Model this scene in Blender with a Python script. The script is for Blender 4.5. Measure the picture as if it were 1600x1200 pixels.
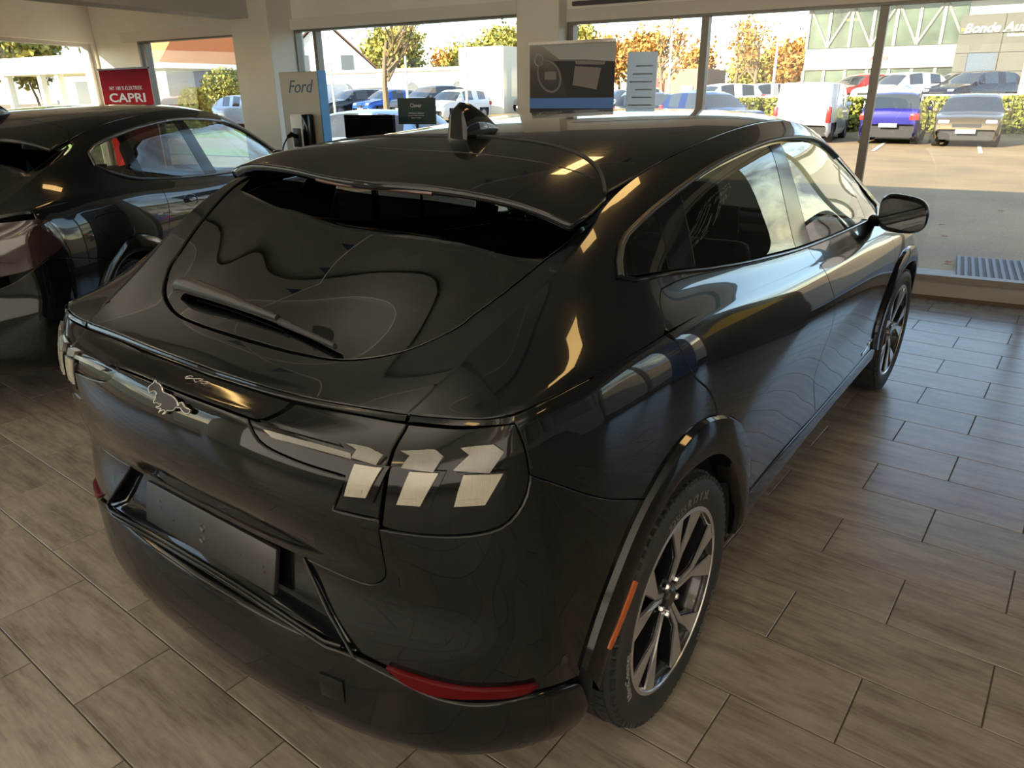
import bpy, bmesh, math, random
import numpy as np
from mathutils import Vector, Matrix
from mathutils.bvhtree import BVHTree
from mathutils.geometry import delaunay_2d_cdt
random.seed(7)
rng = np.random.RandomState(7)
for o in list(bpy.data.objects): bpy.data.objects.remove(o)
S = bpy.context.scene
COL = S.collection
R_ = math.radians
PI = math.pi

# ---------------------------------------------------------------- camera, light, exposure
# world frame: origin under the right-hand car's rear axle, +x = its driving direction, +y = its left, z up
yaw, pitch, roll = 0.6382, 0.3779, 0.0121
f_ = Vector((math.cos(yaw)*math.cos(pitch), math.sin(yaw)*math.cos(pitch), -math.sin(pitch)))
r_ = f_.cross(Vector((0, 0, 1))).normalized(); d_ = f_.cross(r_)
rr = math.cos(roll)*r_ + math.sin(roll)*d_; dd = -math.sin(roll)*r_ + math.cos(roll)*d_
cam = bpy.data.objects.new('camera', bpy.data.cameras.new('camera')); COL.objects.link(cam)
M = Matrix((rr, -dd, -f_)).transposed().to_4x4(); M.translation = Vector((-1.5794, -1.5357, 1.6601))
cam.matrix_world = M
cam.data.sensor_width = 36; cam.data.lens = 1136.84/1600*36; cam.data.clip_start = .02; cam.data.clip_end = 600
S.camera = cam
S.view_settings.view_transform = 'Standard'; S.view_settings.look = 'None'
S.view_settings.gamma = 1; S.view_settings.use_curve_mapping = False
S.view_settings.exposure = 0.1
cy = S.cycles
cy.max_bounces = 10; cy.diffuse_bounces = 4; cy.glossy_bounces = 5; cy.transmission_bounces = 8; cy.transparent_max_bounces = 12
cy.sample_clamp_indirect = 6; cy.caustics_reflective = False; cy.caustics_refractive = False
cy.use_denoising = True

W = bpy.data.worlds.new('sky'); S.world = W; W.use_nodes = True
wn = W.node_tree.nodes; wl = W.node_tree.links; wn.clear()
SUN_EL, SUN_AZ = R_(21), R_(16)      # sun behind the showroom's rear left, shining towards +x and a little to -y
def world():
    out = wn.new('ShaderNodeOutputWorld'); bg = wn.new('ShaderNodeBackground')
    sky = wn.new('ShaderNodeTexSky'); sky.sky_type = 'NISHITA'; sky.sun_disc = False
    sky.sun_elevation = SUN_EL; sky.sun_rotation = R_(270)+SUN_AZ; sky.air_density = 1.0; sky.dust_density = .25; sky.ozone_density = 1.2
    tc = wn.new('ShaderNodeTexCoord'); mp = wn.new('ShaderNodeMapping'); mp.inputs['Scale'].default_value = (1, 1, 2.6)
    nz = wn.new('ShaderNodeTexNoise'); nz.inputs['Scale'].default_value = 3.2; nz.inputs['Detail'].default_value = 9; nz.inputs['Roughness'].default_value = .62
    cr = wn.new('ShaderNodeValToRGB'); cr.color_ramp.elements[0].position = .46; cr.color_ramp.elements[1].position = .60
    mx = wn.new('ShaderNodeMix'); mx.data_type = 'RGBA'
    wl.new(tc.outputs['Generated'], mp.inputs['Vector']); wl.new(mp.outputs[0], nz.inputs['Vector']); wl.new(nz.outputs[0], cr.inputs[0])
    wl.new(cr.outputs[0], mx.inputs[0]); wl.new(sky.outputs[0], mx.inputs[6]); mx.inputs[7].default_value = (1.62, 1.72, 1.95, 1)
    wl.new(mx.outputs[2], bg.inputs[0]); bg.inputs[1].default_value = SKY_STRENGTH
    wl.new(bg.outputs[0], out.inputs[0])
SKY_STRENGTH = 0.55
world()
sd = bpy.data.lights.new('sun', 'SUN'); sd.energy = 14.5; sd.angle = R_(.6); sd.color = (1, .85, .64)
sun = bpy.data.objects.new('sun', sd); COL.objects.link(sun)
sv = Vector((math.cos(SUN_EL)*math.cos(SUN_AZ), -math.cos(SUN_EL)*math.sin(SUN_AZ), -math.sin(SUN_EL)))
sun.rotation_euler = sv.to_track_quat('-Z', 'Y').to_euler(); sun.location = (-6, 4, 9)
# ceiling lamps of the showroom are built with the ceiling further down (each panel lamp carries its own light)

# ---------------------------------------------------------------- materials
MAT = {}
def mat(name, col, rough=.5, metal=0, coat=0, spec=.5, emit=None, es=1, alpha=None, bump=None, var=None, ior=None):
    if name in MAT: return MAT[name]
    m = bpy.data.materials.new(name); m.use_nodes = True; n = m.node_tree.nodes; l = m.node_tree.links
    b = n['Principled BSDF']; b.inputs['Base Color'].default_value = (*col, 1); b.inputs['Roughness'].default_value = rough
    b.inputs['Metallic'].default_value = metal; b.inputs['Coat Weight'].default_value = coat; b.inputs['Coat Roughness'].default_value = .02; b.inputs['Coat IOR'].default_value = 1.34
    b.inputs['Specular IOR Level'].default_value = spec
    if ior: b.inputs['IOR'].default_value = ior
    if emit: b.inputs['Emission Color'].default_value = (*emit, 1); b.inputs['Emission Strength'].default_value = es
    if var or bump:
        tc = n.new('ShaderNodeTexCoord'); nz = n.new('ShaderNodeTexNoise')
        sc, amt = (var or bump)[:2]; nz.inputs['Scale'].default_value = sc; nz.inputs['Detail'].default_value = 6
        l.new(tc.outputs['Object'], nz.inputs['Vector'])
        if var:
            mr = n.new('ShaderNodeMapRange'); mr.inputs[1].default_value = .3; mr.inputs[2].default_value = .7
            mr.inputs[3].default_value = 1-amt; mr.inputs[4].default_value = 1+amt
            mu = n.new('ShaderNodeVectorMath'); mu.operation = 'SCALE'; mu.inputs[0].default_value = col
            l.new(nz.outputs[0], mr.inputs[0]); l.new(mr.outputs[0], mu.inputs['Scale']); l.new(mu.outputs[0], b.inputs['Base Color'])
        if bump:
            nb = n.new('ShaderNodeTexNoise'); nb.inputs['Scale'].default_value = bump[0]; nb.inputs['Detail'].default_value = 5
            bp = n.new('ShaderNodeBump'); bp.inputs['Strength'].default_value = bump[1]; bp.inputs['Distance'].default_value = bump[2] if len(bump) > 2 else .005
            l.new(tc.outputs['Object'], nb.inputs['Vector']); l.new(nb.outputs[0], bp.inputs['Height']); l.new(bp.outputs[0], b.inputs['Normal'])
    MAT[name] = m; return m
def glass(name, tint, refl=1.0, ior=1.5, rough=0.0):
    if name in MAT: return MAT[name]
    m = bpy.data.materials.new(name); m.use_nodes = True; n = m.node_tree.nodes; l = m.node_tree.links; n.clear()
    o = n.new('ShaderNodeOutputMaterial'); tr = n.new('ShaderNodeBsdfTransparent'); gl = n.new('ShaderNodeBsdfGlossy'); fr = n.new('ShaderNodeFresnel'); mx = n.new('ShaderNodeMixShader')
    tr.inputs[0].default_value = (*tint, 1); gl.inputs['Roughness'].default_value = rough; fr.inputs['IOR'].default_value = ior
    gl.inputs[0].default_value = (refl, refl, refl, 1)
    ge = n.new('ShaderNodeNewGeometry'); sb = n.new('ShaderNodeMath'); sb.operation = 'SUBTRACT'; sb.inputs[0].default_value = 1; mu = n.new('ShaderNodeMath'); mu.operation = 'MULTIPLY'
    l.new(ge.outputs['Backfacing'], sb.inputs[1]); l.new(fr.outputs[0], mu.inputs[0]); l.new(sb.outputs[0], mu.inputs[1])   # a thin sheet: no total reflection at the far face
    l.new(mu.outputs[0], mx.inputs[0]); l.new(tr.outputs[0], mx.inputs[1]); l.new(gl.outputs[0], mx.inputs[2]); l.new(mx.outputs[0], o.inputs[0])
    MAT[name] = m; return m

# ---------------------------------------------------------------- helpers: objects
def tag(o, label=None, cat=None, group=None, kind=None):
    if label: o['label'] = label
    if cat: o['category'] = cat
    if group: o['group'] = group
    if kind: o['kind'] = kind
    return o
def empty(name, loc=(0, 0, 0), rz=0, **k):
    o = bpy.data.objects.new(name, None); COL.objects.link(o); o.location = loc; o.rotation_euler = (0, 0, rz); o.empty_display_size = .2
    return tag(o, **k)
def mesh_obj(name, v, f, m, parent=None, smooth=False, **k):
    me = bpy.data.meshes.new(name); me.from_pydata([tuple(map(float, p)) for p in v], [], [tuple(map(int, q)) for q in f])
    for mm in (m if isinstance(m, (list, tuple)) else [m]): me.materials.append(mm)
    if smooth: me.polygons.foreach_set('use_smooth', [True]*len(me.polygons))
    o = bpy.data.objects.new(name, me); COL.objects.link(o); o.parent = parent
    return tag(o, **k)
def sharp(o, ang=35):
    me = o.data; me.polygons.foreach_set('use_smooth', [True]*len(me.polygons)); me.set_sharp_from_angle(angle=R_(ang)); return o
class MB:
    """collects primitives for ONE mesh object"""
    def __init__(s): s.v = []; s.f = []; s.mi = []
    def add(s, v, f, mi=0, T=None):
        k = len(s.v)
        if T is not None: v = [T @ Vector(p) for p in v]
        s.v += [tuple(p) for p in v]; s.f += [tuple(i+k for i in q) for q in f]; s.mi += [mi]*len(f); return s
    def box(s, a, b, mi=0, T=None, ch=0):
        x0, y0, z0 = [min(p, q) for p, q in zip(a, b)]; x1, y1, z1 = [max(p, q) for p, q in zip(a, b)]
        if ch <= 0:
            v = [(x0,y0,z0),(x1,y0,z0),(x1,y1,z0),(x0,y1,z0),(x0,y0,z1),(x1,y0,z1),(x1,y1,z1),(x0,y1,z1)]
            f = [(0,3,2,1),(4,5,6,7),(0,1,5,4),(1,2,6,5),(2,3,7,6),(3,0,4,7)]
            return s.add(v, f, mi, T)
        bm = bmesh.new(); bmesh.ops.create_cube(bm, size=1)
        for p in bm.verts: p.co = Vector(((x0+x1)/2+p.co.x*(x1-x0), (y0+y1)/2+p.co.y*(y1-y0), (z0+z1)/2+p.co.z*(z1-z0)))
        bmesh.ops.bevel(bm, geom=bm.edges[:], offset=min(ch, .49*min(x1-x0, y1-y0, z1-z0)), segments=2, affect='EDGES', profile=.5)
        bm.verts.index_update(); v = [p.co[:] for p in bm.verts]; f = [[q.index for q in g.verts] for g in bm.faces]; bm.free()
        return s.add(v, f, mi, T)
    def tube(s, pts, r, n=8, mi=0, cap=True, T=None):
        pts = [Vector(p) for p in pts]; rs = r if isinstance(r, (list, tuple)) else [r]*len(pts); v = []; f = []
        up = None
        for i, p in enumerate(pts):
            t = (pts[min(i+1, len(pts)-1)]-pts[max(i-1, 0)]).normalized()
            if up is None: up = Vector((0, 0, 1)) if abs(t.z) < .9 else Vector((1, 0, 0))
            a = t.cross(up).normalized(); b = t.cross(a).normalized(); up = -b
            for k in range(n):
                w = 2*PI*k/n; v.append(p+a*(rs[i]*math.cos(w))+b*(rs[i]*math.sin(w)))
        for i in range(len(pts)-1):
            for k in range(n): f.append((i*n+k, i*n+(k+1) % n, (i+1)*n+(k+1) % n, (i+1)*n+k))
        if cap: f.append(tuple(range(n))[::-1]); f.append(tuple((len(pts)-1)*n+k for k in range(n)))
        return s.add(v, f, mi, T)
    def lathe(s, prof, n=32, mi=0, axis='z', T=None, cap=False):
        v = []; f = []; m = len(prof)
        for k in range(n):
            w = 2*PI*k/n; c, q = math.cos(w), math.sin(w)
            for (r, h) in prof:
                v.append((r*c, r*q, h) if axis == 'z' else (r*c, h, r*q))
        for k in range(n):
            for i in range(m-1):
                a, b, c_, d = k*m+i, ((k+1) % n)*m+i, ((k+1) % n)*m+i+1, k*m+i+1
                f.append((a, b, c_, d) if axis == 'z' else (a, d, c_, b))
        return s.add(v, f, mi, T)
    def prism(s, poly, a, b, plane='xy', mi=0, T=None):
        n = len(poly)
        def P(p, h): return {'xy': (p[0], p[1], h), 'xz': (p[0], h, p[1]), 'yz': (h, p[0], p[1])}[plane]
        v = [P(p, a) for p in poly]+[P(p, b) for p in poly]
        f = [tuple(range(n))[::-1], tuple(range(n, 2*n))]+[(i, (i+1) % n, n+(i+1) % n, n+i) for i in range(n)]
        return s.add(v, f, mi, T)
    def build(s, name, m, parent=None, smooth=None, fixn=True, **k):
        me = bpy.data.meshes.new(name); me.from_pydata([tuple(p) for p in s.v], [], s.f)
        for mm in (m if isinstance(m, (list, tuple)) else [m]): me.materials.append(mm)
        if any(s.mi): me.polygons.foreach_set('material_index', s.mi)
        if fixn:
            bm = bmesh.new(); bm.from_mesh(me); bmesh.ops.recalc_face_normals(bm, faces=bm.faces); bm.to_mesh(me); bm.free()
        if smooth: me.polygons.foreach_set('use_smooth', [True]*len(me.polygons)); me.set_sharp_from_angle(angle=R_(smooth))
        o = bpy.data.objects.new(name, me); COL.objects.link(o); o.parent = parent
        return tag(o, **k)
def copy_tree(o, parent=None):
    c = o.copy(); COL.objects.link(c); c.parent = parent
    for ch in list(o.children): copy_tree(ch, c)
    return c
def text_mesh(txt, size, depth=0.0, shear=0, xs=1, bold=0, res=3):
    """returns verts, faces of flat lettering in the xy plane, centred"""
    cu = bpy.data.curves.new('t', 'FONT'); cu.body = txt; cu.size = size; cu.extrude = depth; cu.shear = shear; cu.offset = bold; cu.resolution_u = res
    cu.align_x = 'CENTER'; cu.align_y = 'CENTER'
    o = bpy.data.objects.new('t', cu); COL.objects.link(o); dg = bpy.context.evaluated_depsgraph_get(); dg.update()
    me = bpy.data.meshes.new_from_object(o.evaluated_get(dg)); v = [(p.co.x*xs, p.co.y, p.co.z) for p in me.vertices]; f = [tuple(q.vertices) for q in me.polygons]
    bpy.data.objects.remove(o); bpy.data.curves.remove(cu); bpy.data.meshes.remove(me); return v, f
def translucent(name, col):
    if name in MAT: return MAT[name]
    m = bpy.data.materials.new(name); m.use_nodes = True; n = m.node_tree.nodes; l = m.node_tree.links; n.clear()
    o = n.new('ShaderNodeOutputMaterial'); a = n.new('ShaderNodeBsdfDiffuse'); b = n.new('ShaderNodeBsdfTranslucent'); mx = n.new('ShaderNodeMixShader'); mx.inputs[0].default_value = .6
    a.inputs[0].default_value = (*col, 1); b.inputs[0].default_value = (*col, 1); l.new(a.outputs[0], mx.inputs[1]); l.new(b.outputs[0], mx.inputs[2]); l.new(mx.outputs[0], o.inputs[0]); MAT[name] = m; return m
def frame(o, x, y, z=None):
    """matrix with local x->x, y->y at origin o"""
    x = Vector(x).normalized(); y = Vector(y).normalized(); z = x.cross(y).normalized(); y = z.cross(x)
    m = Matrix((x, y, z)).transposed().to_4x4(); m.translation = Vector(o); return m

# ---------------------------------------------------------------- helpers: spline surfaces
def crom(P, ts):
    """centripetal Catmull-Rom through points P, evaluated at fractional indices ts"""
    P = np.asarray(P, float); n = len(P)
    if n == 2: return P[0]+np.outer(ts, P[1]-P[0])
    E0 = 2*P[0]-P[1]; E1 = 2*P[-1]-P[-2]
    Q = np.vstack([E0, P, E1]); d = np.sqrt(np.maximum(np.linalg.norm(np.diff(Q, axis=0), axis=1), 1e-6)); T = np.concatenate([[0], np.cumsum(d)])
    out = np.empty((len(ts), P.shape[1]))
    for k, t in enumerate(ts):
        i = min(int(t), n-2); u = t-i; a = i+1
        t0, t1, t2, t3 = T[a-1], T[a], T[a+1], T[a+2]; x = t1+u*(t2-t1)
        A1 = (t1-x)/(t1-t0)*Q[a-1]+(x-t0)/(t1-t0)*Q[a]; A2 = (t2-x)/(t2-t1)*Q[a]+(x-t1)/(t2-t1)*Q[a+1]; A3 = (t3-x)/(t3-t2)*Q[a+1]+(x-t2)/(t3-t2)*Q[a+2]
        B1 = (t2-x)/(t2-t0)*A1+(x-t0)/(t2-t0)*A2; B2 = (t3-x)/(t3-t1)*A2+(x-t1)/(t3-t1)*A3
        out[k] = (t2-x)/(t2-t1)*B1+(x-t1)/(t2-t1)*B2
    return out
def resample(P, n):
    P = np.asarray(P, float); m = len(P); D = crom(P, np.linspace(0, m-1, (m-1)*12+1))
    s = np.concatenate([[0], np.cumsum(np.linalg.norm(np.diff(D, axis=0), axis=1))]); t = np.linspace(0, s[-1], n)
    return np.stack([np.interp(t, s, D[:, k]) for k in range(P.shape[1])], 1)
class Surf:
    """loft through rings (all same column count); right half is y<0 (rings are given with positive y and negated); mirrored=True adds the left half"""
    def __init__(s, rings, du=10, dv=8, mirrored=False, smooth=2, arc=False):
        rings = [np.array(r, float)*[1, -1, 1] for r in rings]; nc = len(rings[0])
        tu = np.linspace(0, nc-1, (nc-1)*du+1); tv = np.linspace(0, len(rings)-1, (len(rings)-1)*dv+1)
        G = np.stack([crom(r, tu) for r in rings])            # ring, u, 3
        G = np.stack([crom(G[:, j], tv) for j in range(len(tu))], 1)   # v, u, 3
        if mirrored: G = np.concatenate([(G*[1, -1, 1])[:, :0:-1], G], 1)
        for _ in range(smooth):
            H = G.copy(); H[:, 1:-1] = .25*G[:, :-2]+.5*G[:, 1:-1]+.25*G[:, 2:]
            K = H.copy(); K[1:-1] = .25*H[:-2]+.5*H[1:-1]+.25*H[2:]; G = K
        s.G = G; s.nv, s.nu = G.shape[:2]; s.du = du; s.dv = dv; s.u0 = (nc-1)*du if mirrored else 0
        Pu = np.gradient(G, axis=1); Pv = np.gradient(G, axis=0); N = np.cross(Pu, Pv); N /= np.linalg.norm(N, axis=2)[..., None]+1e-12
        s.N = N
        # orient outward (away from the car's inside axis)
        c = G-np.array([1.2, 0, .75])*[0, 0, 1]-np.stack([np.clip(G[..., 0], .0, 2.6), 0*G[..., 0], 0*G[..., 0]], -1)
        s.flip = np.sum(c*N) < 0
        if s.flip: s.N = -N
        V = [Vector(p) for p in G.reshape(-1, 3)]; F = []; s.fid = []
        for i in range(s.nv-1):
            for j in range(s.nu-1):
                a = i*s.nu+j; F.append((a, a+1, a+s.nu+1)); F.append((a, a+s.nu+1, a+s.nu)); s.fid += [(i, j, 0), (i, j, 1)]
        s.bvh = BVHTree.FromPolygons(V, F)
    def uv(s, P):
        q, n, k, d = s.bvh.find_nearest(Vector(P)); i, j, h = s.fid[k]
        a, b, c, e = s.G[i, j], s.G[i, j+1], s.G[i+1, j+1], s.G[i+1, j]
        q = np.array(q)
        if h == 0: A, B, C = a, b, c
        else: A, B, C = a, c, e
        v0, v1, v2 = B-A, C-A, q-A; d00, d01, d11, d20, d21 = v0@v0, v0@v1, v1@v1, v2@v0, v2@v1; den = d00*d11-d01*d01+1e-18
        v = (d11*d20-d01*d21)/den; w = (d00*d21-d01*d20)/den
        return (j+v+w, i+w) if h == 0 else (j+v, i+v+w)
    def ev(s, u, v, A=None):
        A = s.G if A is None else A
        u = min(max(u, 0), s.nu-1.0001); v = min(max(v, 0), s.nv-1.0001); j = int(u); i = int(v); fu = u-j; fv = v-i
        return (1-fv)*((1-fu)*A[i, j]+fu*A[i, j+1])+fv*((1-fu)*A[i+1, j]+fu*A[i+1, j+1])
    def pn(s, u, v):
        n = s.ev(u, v, s.N); return s.ev(u, v), n/(np.linalg.norm(n)+1e-12)
    def at(s, P): return s.pn(*s.uv(P))
def inside(p, poly):
    x, y = p; c = False; n = len(poly); j = n-1
    for i in range(n):
        xi, yi = poly[i]; xj, yj = poly[j]
        if (yi > y) != (yj > y) and x < (xj-xi)*(y-yi)/(yj-yi+1e-15)+xi: c = not c
        j = i
    return c
def path3(segs, step=.02, closed=True):
    """segs: list of polylines (3D, y>0 = right side in my tables); each is splined, corners between them stay sharp"""
    out = []
    for g in segs:
        g = np.array(g, float)
        L = np.linalg.norm(np.diff(g, axis=0), axis=1).sum(); D = resample(g, max(2, int(L/step)+1)) if len(g) > 1 else g
        out += list(D[:-1])
    if not closed: out.append(np.array(segs[-1][-1], float))
    return np.array(out)
def set_normals(me, N):
    me.normals_split_custom_set_from_vertices([tuple(n) for n in N])
def panel(name, surf, segs, m, parent, lift=0.0, inset=.0035, drop=.003, flange=.012, step=2, pstep=.02, holes=(), both=False, flip_y=True, edge=True, seam=None, other=None, **k):
    """a body panel: outline in 3D near the surface -> follows the surface exactly, rounded edge and flange. both=True also makes the mirrored twin"""
    def ring(segs, sgn):
        P = path3(segs, pstep)*([1, -1, 1] if flip_y else [1, 1, 1]); UV = [surf.uv(p) for p in P]; return P, UV
    P, UV = ring(segs, 1); area = sum(UV[i][0]*UV[(i+1) % len(UV)][1]-UV[(i+1) % len(UV)][0]*UV[i][1] for i in range(len(UV)))
    def offs(UV, sgn, dist):
        n = len(UV); Q = [surf.pn(*q) for q in UV]; out = []
        for i in range(n):
            t = Q[(i+1) % n][0]-Q[i-1][0]; t /= np.linalg.norm(t)+1e-12; w = np.cross(Q[i][1], t)*sgn
            out.append(surf.uv(Q[i][0]+w*dist))
        return out
    # choose inward sign by testing area shrink
    def pick(UV, dist, shrink=True):
        a0 = abs(sum(UV[i][0]*UV[(i+1) % len(UV)][1]-UV[(i+1) % len(UV)][0]*UV[i][1] for i in range(len(UV))))
        A = offs(UV, 1, dist); a1 = abs(sum(A[i][0]*A[(i+1) % len(A)][1]-A[(i+1) % len(A)][0]*A[i][1] for i in range(len(A))))
        if (a1 < a0) == shrink: return A, 1
        return offs(UV, -1, dist), -1
    rings = []
    UVb, sg = pick(UV, inset); UVa = offs(UV, sg, inset*.35)
    keep = [bool(seam and seam(np.abs(p))) for p in [surf.pn(*q)[0] for q in UV]]
    UVb = [UV[i] if keep[i] else UVb[i] for i in range(len(UV))]; UVa = [UV[i] if keep[i] else UVa[i] for i in range(len(UV))]
    rings.append((UVa, UVb))
    for h in holes:
        Ph, Uh = ring(h, 1); Hb, sg = pick(Uh, inset, False); rings.append((offs(Uh, sg, inset*.35), Hb))
    pts = []; edges = []; polys = []
    for A, B in rings:
        k0 = len(pts); pts += B; n = len(B); edges += [(k0+i, k0+(i+1) % n) for i in range(n)]; polys.append(B)
    us = [q[0] for q in polys[0]]; vs = [q[1] for q in polys[0]]
    nb = len(pts)
    bnd = np.array(pts)
    for j in np.arange(math.floor(min(us)), max(us)+1, step):
        for i in np.arange(math.floor(min(vs)), max(vs)+1, step):
            q = (float(j), float(i))
            if inside(q, polys[0]) and not any(inside(q, h) for h in polys[1:]):
                if np.min(np.abs(bnd[:, 0]-j)+np.abs(bnd[:, 1]-i)) > .45*step: pts.append(q)
    vo, eo, fo, _, _, _ = delaunay_2d_cdt([Vector(q) for q in pts], edges, [], 0, 1e-7)
    V = []; N = []
    for q in vo:
        p_, n_ = surf.pn(q.x, q.y)
        if seam and other is not None:
            d0 = min(1.0, other.bvh.find_nearest(Vector(p_))[3]/.035)     # blend shading towards the neighbouring surface near the seam
            if d0 < 1 and seam(np.abs(p_), .05):
                n2 = other.at(p_)[1]; w_ = .5*(1-d0)**1; n_ = n_*(1-w_)+n2*w_; n_ /= np.linalg.norm(n_)
        V.append(p_+n_*lift); N.append(n_)
    F = []
    for t in fo:
        c = (sum(vo[i].x for i in t)/len(t), sum(vo[i].y for i in t)/len(t))
        if inside(c, polys[0]) and not any(inside(c, h) for h in polys[1:]): F.append(tuple(t))
    if edge:
        for A, B in rings:
            n = len(B); base = len(V); Q = [surf.pn(*q) for q in B]; QA = [surf.pn(*q) for q in A]
            for i in range(n):
                b, nn = Q[i]; a = QA[i][0]; w = a-b; w /= np.linalg.norm(w)+1e-12
                V += [b+nn*lift, a+nn*(lift-drop), a+nn*(lift-drop-flange)]
                m1 = nn*.6+w*.8; N += [nn, m1/np.linalg.norm(m1), w]
            for i in range(n):
                if A is UVa and keep[i] and keep[(i+1) % n]: continue
                a, b = base+3*i, base+3*((i+1) % n)
                F += [(a, b, b+1, a+1), (a+1, b+1, b+2, a+2)]
    V = np.array(V); N = np.array(N)
    # wind faces to agree with normals
    FF = []
    for t in F:
        a, b, c = V[t[0]], V[t[1]], V[t[2]]
        FF.append(t if np.cross(b-a, c-a)@(N[t[0]]+N[t[1]]+N[t[2]]) >= 0 else t[::-1])
    res = []
    for side in ((0, 1) if both else (0,)):
        if side: V2 = V*[1, -1, 1]; N2 = N*[1, -1, 1]; F2 = [t[::-1] for t in FF]
        else: V2, N2, F2 = V, N, FF
        o = mesh_obj(name, V2, F2, m, parent, smooth=True, **k); set_normals(o.data, N2); res.append(o)
    return res if both else res[0]
def mirror_obj(o, parent=None):
    me = o.data.copy(); n = len(me.vertices); co = np.empty(n*3); me.vertices.foreach_get('co', co); co = co.reshape(-1, 3); co[:, 1] *= -1
    me.vertices.foreach_set('co', co.ravel()); me.flip_normals(); c = o.copy(); c.data = me; COL.objects.link(c); c.parent = parent if parent else o.parent; return c
# ================================================================ THE BLACK COUPE SUV
paint = mat('black_paint', (.0022, .0024, .003), rough=.2, coat=1, spec=.05)
gloss = mat('gloss_black_plastic', (.003, .003, .0034), rough=.07, spec=.3)
pillm = mat('pillar_trim_black', (.004, .004, .005), rough=.09, spec=.12)
satin = mat('satin_black_plastic', (.012, .012, .013), rough=.38)
dark = mat('matt_black', (.006, .006, .007), rough=.8)
rubber = mat('rubber', (.011, .011, .012), rough=.62)
alloy = mat('machined_alloy', (.66, .67, .70), rough=.28, metal=.9)
alloyd = mat('black_alloy', (.008, .008, .01), rough=.18, coat=.6)
chrome = mat('chrome', (.8, .8, .82), rough=.06, metal=1)
mirr = mat('mirror_glass', (.35, .36, .38), rough=.03, metal=1)
glassR = glass('privacy_glass', (.13, .13, .12), refl=.75)
glassH = glass('hatch_glass', (.05, .05, .047))
glassF = glass('front_glass', (.62, .70, .62))
cabin = mat('cabin_black', (.012, .012, .013), rough=.7)
cabin2 = mat('cabin_leather', (.022, .022, .024), rough=.45)
red_lens = mat('red_lens', (.22, .004, .008), rough=.15, coat=.5)
amber = mat('amber_lens', (.34, .065, .005), rough=.2, coat=.6)

def ribbed(name, col, axis_scale=220, rough=.25):
    if name in MAT: return MAT[name]
    m = mat(name, col, rough=rough, coat=.6, spec=.6); n = m.node_tree.nodes; l = m.node_tree.links; b = n['Principled BSDF']
    tc = n.new('ShaderNodeTexCoord'); w = n.new('ShaderNodeTexWave'); w.wave_type = 'BANDS'; w.bands_direction = 'Y'; w.inputs['Scale'].default_value = axis_scale/6.283*1.0
    bp = n.new('ShaderNodeBump'); bp.inputs['Strength'].default_value = .35; bp.inputs['Distance'].default_value = .001
    l.new(tc.outputs['Object'], w.inputs['Vector']); l.new(w.outputs[0], bp.inputs['Height']); l.new(bp.outputs[0], b.inputs['Normal']); return m
lens = ribbed('clear_ribbed_lens', (.25, .235, .19), 700)
lens2 = ribbed('smoked_ribbed_lens', (.11, .105, .09), 700)

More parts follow.
